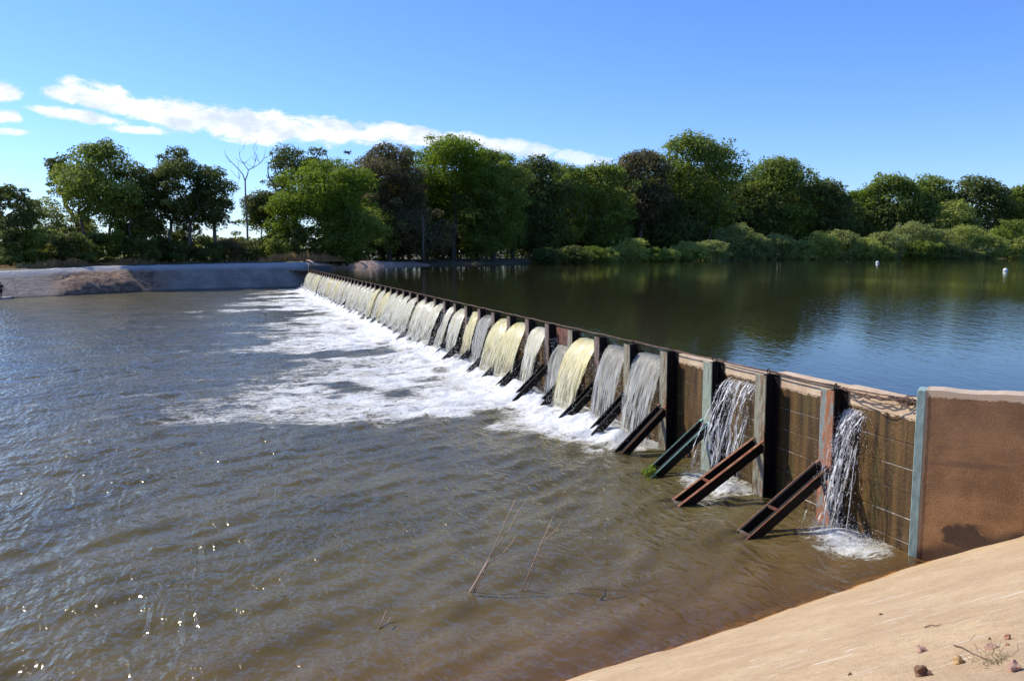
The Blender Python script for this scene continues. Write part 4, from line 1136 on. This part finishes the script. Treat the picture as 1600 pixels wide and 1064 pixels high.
# ------------------------------------------------------------------ small things
# dead stems in the river
def stems(name, label, base, lines, rad):
    bw = P(*base, 0); b = MB()
    for pts in lines:
        w = []
        for j, (px, py) in enumerate(pts):
            w.append(PD(px, py, bw[1] + .12 * j) - np.array([bw[0], bw[1], 0]))
        b.tube(w, list(np.linspace(1, .45, len(w)) * rad), 5)
    o = b.build(name, plain(name + '_stalk', (.42, .29, .2), .8), None, True, loc=(bw[0], bw[1], 0)); return tag(o, label, 'dead stem')
stems('dead_stem', 'cluster of thin dry stems leaning out of the river, taller of the two', (735, 928),
      [[(722, 945), (735, 922), (765, 870), (785, 825), (803, 785), (818, 757)], [(735, 925), (760, 880), (775, 855), (795, 828), (812, 795), (829, 774)], [(738, 927), (763, 880), (785, 865), (798, 850), (806, 838)], [(741, 926), (754, 898), (760, 882)]], .009)
stems('dead_stem', 'slender dry stem with two side twigs standing in the river right of the taller cluster', (820, 920),
      [[(815, 923), (833, 880), (846, 848), (862, 812), (874, 780), (884, 765)], [(826, 918), (838, 880), (846, 850)], [(853, 843), (868, 828), (877, 815)], [(853, 843), (872, 848), (884, 852)]], .008)
stems('dead_stem', 'two short dark sticks poking out of the river at lower centre', (595, 975), [[(592, 980), (598, 968), (604, 952)], [(606, 974), (610, 964)]], .010)

# buoys
def buoy(px, py, r, label):
    w = P(px, py, ZRES); root = empty('buoy', (w[0], w[1], ZRES), .6); tag(root, label, 'buoy', 'white buoys on the reservoir')
    b = MB(); b.lathe([(0, -.9 * r), (.55 * r, -.86 * r), (.9 * r, -.6 * r), (1.0 * r, -.2 * r), (1.0 * r, .2 * r), (.9 * r, .6 * r), (.55 * r, .86 * r), (0, .9 * r)], 18, (0, 0, r * .45), 'X')
    b.build('float', plain('white_plastic', (.78, .77, .74), .45), root, True)
    c = MB(); c.lathe([(1.01 * r, -.07 * r), (1.06 * r, -.05 * r), (1.06 * r, .05 * r), (1.01 * r, .07 * r)], 18, (0, 0, r * .45), 'X'); c.build('strap', plain('grey_strap', (.2, .2, .2)), root)
    e = MB(); e.tube([(0, -.12 * r, 1.44 * r), (0, -.1 * r, 1.7 * r), (0, .1 * r, 1.7 * r), (0, .12 * r, 1.44 * r)], .05 * r, 5); e.build('handle', plain('grey_handle', (.25, .25, .25)), root)
buoy(1371, 411.5, .30, 'small white buoy farther out, below the dip in the treeline')
buoy(1571, 424, .27, 'larger-looking white buoy nearer the right edge of the view')

# drone
def drone():
    w = PD(543, 238.5, 52); root = empty('drone', tuple(w), .35); tag(root, 'small dark quadcopter drone hovering in the sky above the trees', 'drone')
    dm = plain('dark_drone_plastic', (.05, .05, .055), .4)
    b = MB(); b.lathe([(0, -.17), (.05, -.16), (.075, -.08), (.08, .04), (.06, .14), (0, .17)], 12, (0, 0, 0), 'X'); b.build('body', dm, root, True)
    g = MB(); g.lathe([(0, -.05), (.035, -.03), (.045, 0), (.035, .03), (0, .05)], 10, (.08, 0, -.1)); g.build('camera_gimbal', dm, root, True)
    for sx in (-1, 1):
        for sy in (-1, 1):
            a = MB(); a.tube([(sx * .06, sy * .04, 0), (sx * .17, sy * .26, .03)], .016, 6); a.lathe([(0, -.06), (.03, -.055), (.03, .05), (0, .055)], 8, (sx * .17, sy * .26, .04)); ao = a.build('arm', dm, root)
            l = MB(); l.beam((sx * .17, sy * .26, -.02), (sx * .18, sy * .28, -.12), .015, .02, (1, 0, 0)); l.build('foot', dm, ao)
            p = MB(); an = random.uniform(0, 3); p.beam((sx * .17 - .13 * math.cos(an), sy * .26 - .13 * math.sin(an), .10), (sx * .17 + .13 * math.cos(an), sy * .26 + .13 * math.sin(an), .10), .022, .006); p.build('rotor', dm, ao)
drone()

# angler
def person():
    w = PD(4.5, 466.5, 68.0); bz = .24
    k = 68.2
    base = np.array([w[0], 68.2 + 1.0, bz])
    lx = P(2, 467.5, .24)
    root_loc = (lx[0], lx[1], .24)
    def skin(name, verts, edges, rads, m, parent):
        me = bpy.data.meshes.new(name); me.from_pydata(verts, edges, []); me.materials.append(m)
        o = bpy.data.objects.new(name, me); COL.objects.link(o)
        if parent is not None: o.parent = parent
        sm = o.modifiers.new('skin', 'SKIN'); sm.use_smooth_shade = True
        for i, rr in enumerate(rads):
            me.skin_vertices[0].data[i].radius = (rr, rr) if not hasattr(rr, '__len__') else rr
        me.skin_vertices[0].data[0].use_root = True
        ss_ = o.modifiers.new('sub', 'SUBSURF'); ss_.levels = 1; ss_.render_levels = 2
        return o
    V = [(0, 0, .86), (0, 0, 1.02), (.02, 0, 1.2), (.03, 0, 1.34), (.05, 0, 1.42), (.06, 0, 1.50), (.065, 0, 1.6),
         (.0, -.09, .84), (.03, -.10, .46), (-.02, -.10, .07), (.11, -.10, .03),
         (.0, .09, .84), (-.04, .10, .46), (-.10, .10, .07), (.03, .10, .03),
         (.03, -.19, 1.32), (.08, -.24, 1.06), (.30, -.18, 1.06), (.38, -.17, 1.07),
         (.03, .19, 1.32), (.02, .25, 1.06), (.22, .2, .98), (.30, .17, 1.0)]
    E = [(0, 1), (1, 2), (2, 3), (3, 4), (4, 5), (5, 6), (0, 7), (7, 8), (8, 9), (9, 10), (0, 11), (11, 12), (12, 13), (13, 14), (3, 15), (15, 16), (16, 17), (17, 18), (3, 19), (19, 20), (20, 21), (21, 22)]
    rd = [.13, .12, .14, .13, .055, .085, .075, .085, .058, .04, .03, .085, .058, .04, .03, .055, .042, .033, .028, .055, .042, .033, .028]
    body = skin('person', V, E, rd, plain('skin', (.28, .16, .11), .6), None)
    body.location = root_loc; body.rotation_euler = (0, 0, -.35)
    tag(body, 'person in dark top and shorts standing on the low ledge at far left', 'person')
    Vs = [(0, 0, .93), (0, 0, 1.05), (.02, 0, 1.2), (.03, 0, 1.35), (.03, -.2, 1.31), (.06, -.235, 1.13), (.03, .2, 1.31), (.025, .24, 1.13)]
    skin('shirt', Vs, [(0, 1), (1, 2), (2, 3), (3, 4), (4, 5), (3, 6), (6, 7)], [.15, .145, .16, .145, .075, .06, .075, .06], plain('dark_cloth', (.02, .022, .03), .9), body)
    Vp = [(0, 0, .9), (0, -.09, .82), (.02, -.1, .56), (0, .09, .82), (-.03, .1, .56)]
    skin('shorts', Vp, [(0, 1), (1, 2), (0, 3), (3, 4)], [.14, .10, .085, .10, .085], plain('black_cloth', (.015, .015, .018), .9), body)
    skin('hair', [(.05, 0, 1.56), (.045, 0, 1.64)], [(0, 1)], [.09, .075], plain('dark_hair', (.012, .01, .009), .7), body)
    h = MB(); h.tube([(.30, .1, 1.0), (.9, -.1, 1.35), (1.7, -.3, 1.75)], [.012, .009, .004], 5)
    o = h.build('fishing_rod', M_BLACK, None, True); o.location = root_loc; o.rotation_euler = (0, 0, -.35)
    tag(o, 'thin dark rod held by the person on the ledge', 'fishing rod')
person()

# green weeds caught on the teal brace
def weeds():
    r = np.random.default_rng(9); n = 150
    c = W(-1.66, 2 * SP, .08)
    C = c + r.normal(size=(n, 3)) * np.array([.09, .09, .06]); Q = leaf_quads(C, r.normal(size=(n, 3)) + np.array([0, 0, .7]), r.uniform(.05, .1, n), r)
    tag(link('weed', quads_mesh('weed', Q, attr=r.random(n)), LEAF['bright']), 'tuft of bright green weed caught at the foot of the teal braces', 'weed')
weeds()

# stones, twig and a grass tuft on the near bank
M_STONE = [plain('red_stone', (.38, .19, .11), .9, bump=.01, bs=20), plain('ochre_stone', (.46, .29, .12), .9, bump=.01, bs=20), plain('pinkish_stone', (.46, .27, .18), .9, bump=.01, bs=20), plain('brown_clod', (.2, .1, .055), .95, bump=.02, bs=14)]
def on_bank(px, py):
    z = 2.5
    for _ in range(40):
        w = P(px, py, z); z = .5 * z + .5 * float(slope_z(w[0], w[1]))
    w = P(px, py, z); dx = fbm(np.array([w[0] * .8]), np.array([w[1] * .8]), 3)[0]
    a = (w[:2] - SL_A[:2]) @ np.array([-.851, -.525])
    w[2] = float(slope_z(w[0], w[1])) + (dx - .5) * .07 + (fbm(np.array([a * .35]), np.array([0.]), 9)[0] - .5) * .12
    return w
def stone(px, py, wpx, hpx, mi, label, seed, flat=1., lump=.2):
    import bmesh
    w = on_bank(px, py); D = np.linalg.norm(w - np.array([0, 0, CAM_H])); sx = wpx * .82 * D / FPX / 2; sz = hpx * .82 * D / FPX / 2 * 1.1
    bm = bmesh.new(); bmesh.ops.create_icosphere(bm, subdivisions=3, radius=1)
    rr = np.random.default_rng(seed); ph = rr.uniform(0, 6, 9)
    for v in bm.verts:
        n = v.co.normalized(); s = 1 + lump * (math.sin(n.x * 3 + ph[0]) * math.sin(n.y * 3.4 + ph[1]) + .6 * math.sin(n.z * 5 + ph[2] + n.x * 4) + .35 * math.sin(n.x * 9 + ph[3]) * math.sin(n.y * 8 + ph[4]) * math.cos(n.z * 9 + ph[5]))
        # blocky facets
        q = Vector((max(-.8, min(.8, n.x)), max(-.75, min(.8, n.y)), max(-.7, min(.72, n.z))))
        v.co = Vector((q.x * sx * 1.2, q.y * sx, q.z * sz * 1.3)) * s
    me = bpy.data.meshes.new('stone'); bm.to_mesh(me); bm.free()
    o = link('stone', me, M_STONE[mi], loc=(w[0], w[1], w[2] + sz * .55), rz=rr.uniform(0, 3)); o.rotation_euler[0] = .35; o.rotation_euler[1] = -.2
    return tag(o, label, 'stone', 'stones and clods on the near bank')
stone(1549, 1017, 17, 9, 2, 'flat pinkish stone right of the twig', 1, lump=.08)
stone(1574, 1001, 7, 9, 0, 'small upright red-brown stone, topmost of the scattered stones', 2)
stone(1574, 1012, 6, 5, 0, 'tiny reddish stone just below the upright one', 3)
stone(1497, 1037, 16, 12, 1, 'ochre-yellow rounded stone beside the white streak', 4, lump=.14)
stone(1441, 1060, 21, 16, 3, 'lumpy brown clod at the bottom edge of the view', 5, lump=.3)
stone(1583, 1050, 18, 11, 2, 'pale broken clod beside the dry grass tuft', 6, lump=.3)
stone(1440, 1021, 18, 8, 2, 'pale pink crumbled stone lying left of the twig', 7, lump=.34)
stone(1546, 1002, 4, 3, 3, 'tiny dark pebble left of the upright stone', 8)
stone(1328, 1061, 7, 5, 3, 'small brown pebble at the bottom edge, left of the lumpy clod', 9)
stone(1377, 961, 6, 3, 3, 'small dark pebble alone higher on the slope', 10)
def twig(name, label, pts, rad):
    w = [on_bank(*p) + np.array([0, 0, .008 + .004 * math.sin(j * 2.)]) for j, p in enumerate(pts)]
    b = MB(); b.tube(w, list(np.linspace(1, .5, len(w)) * rad), 6); tag(b.build(name, plain(name + '_bark', (.16, .1, .065), .9), None, True), label, 'twig')
twig('twig', 'thin brown twig lying above the white streak among the stones', [(1490, 1013), (1503, 1018), (1520, 1025), (1535, 1031), (1550, 1037)], .0042)
twig('twig', 'short crooked twig on the tan slope left of the stones', [(1444, 990), (1455, 987), (1462, 987), (1470, 985)], .004)
def tuft():
    r = np.random.default_rng(13); Q = []; T = []
    for (px, py, n) in ((1566, 1033, 34), (1575, 1034, 34), (1557, 1038, 30), (1584, 1030, 26), (1548, 1043, 22)):
        c = on_bank(px, py)
        for _ in range(n):
            p = c + r.normal(size=3) * np.array([.05, .05, 0]); d = r.normal(size=2) * .03; h = r.uniform(.006, .024); wd = .002
            Q.append([p + (-wd, 0, -.01), p + (wd, 0, -.01), p + (d[0], d[1], h), p + (d[0] - wd, d[1], h)]); T.append(r.random())
    tag(link('grass', quads_mesh('grass', np.array(Q), attr=np.array(T)), m_leaf('dry_green_blade', (.2, .17, .07), (.38, .32, .17), .2)), 'small dry green-brown grass tuft in the near right corner', 'grass', kind='stuff')
tuft()
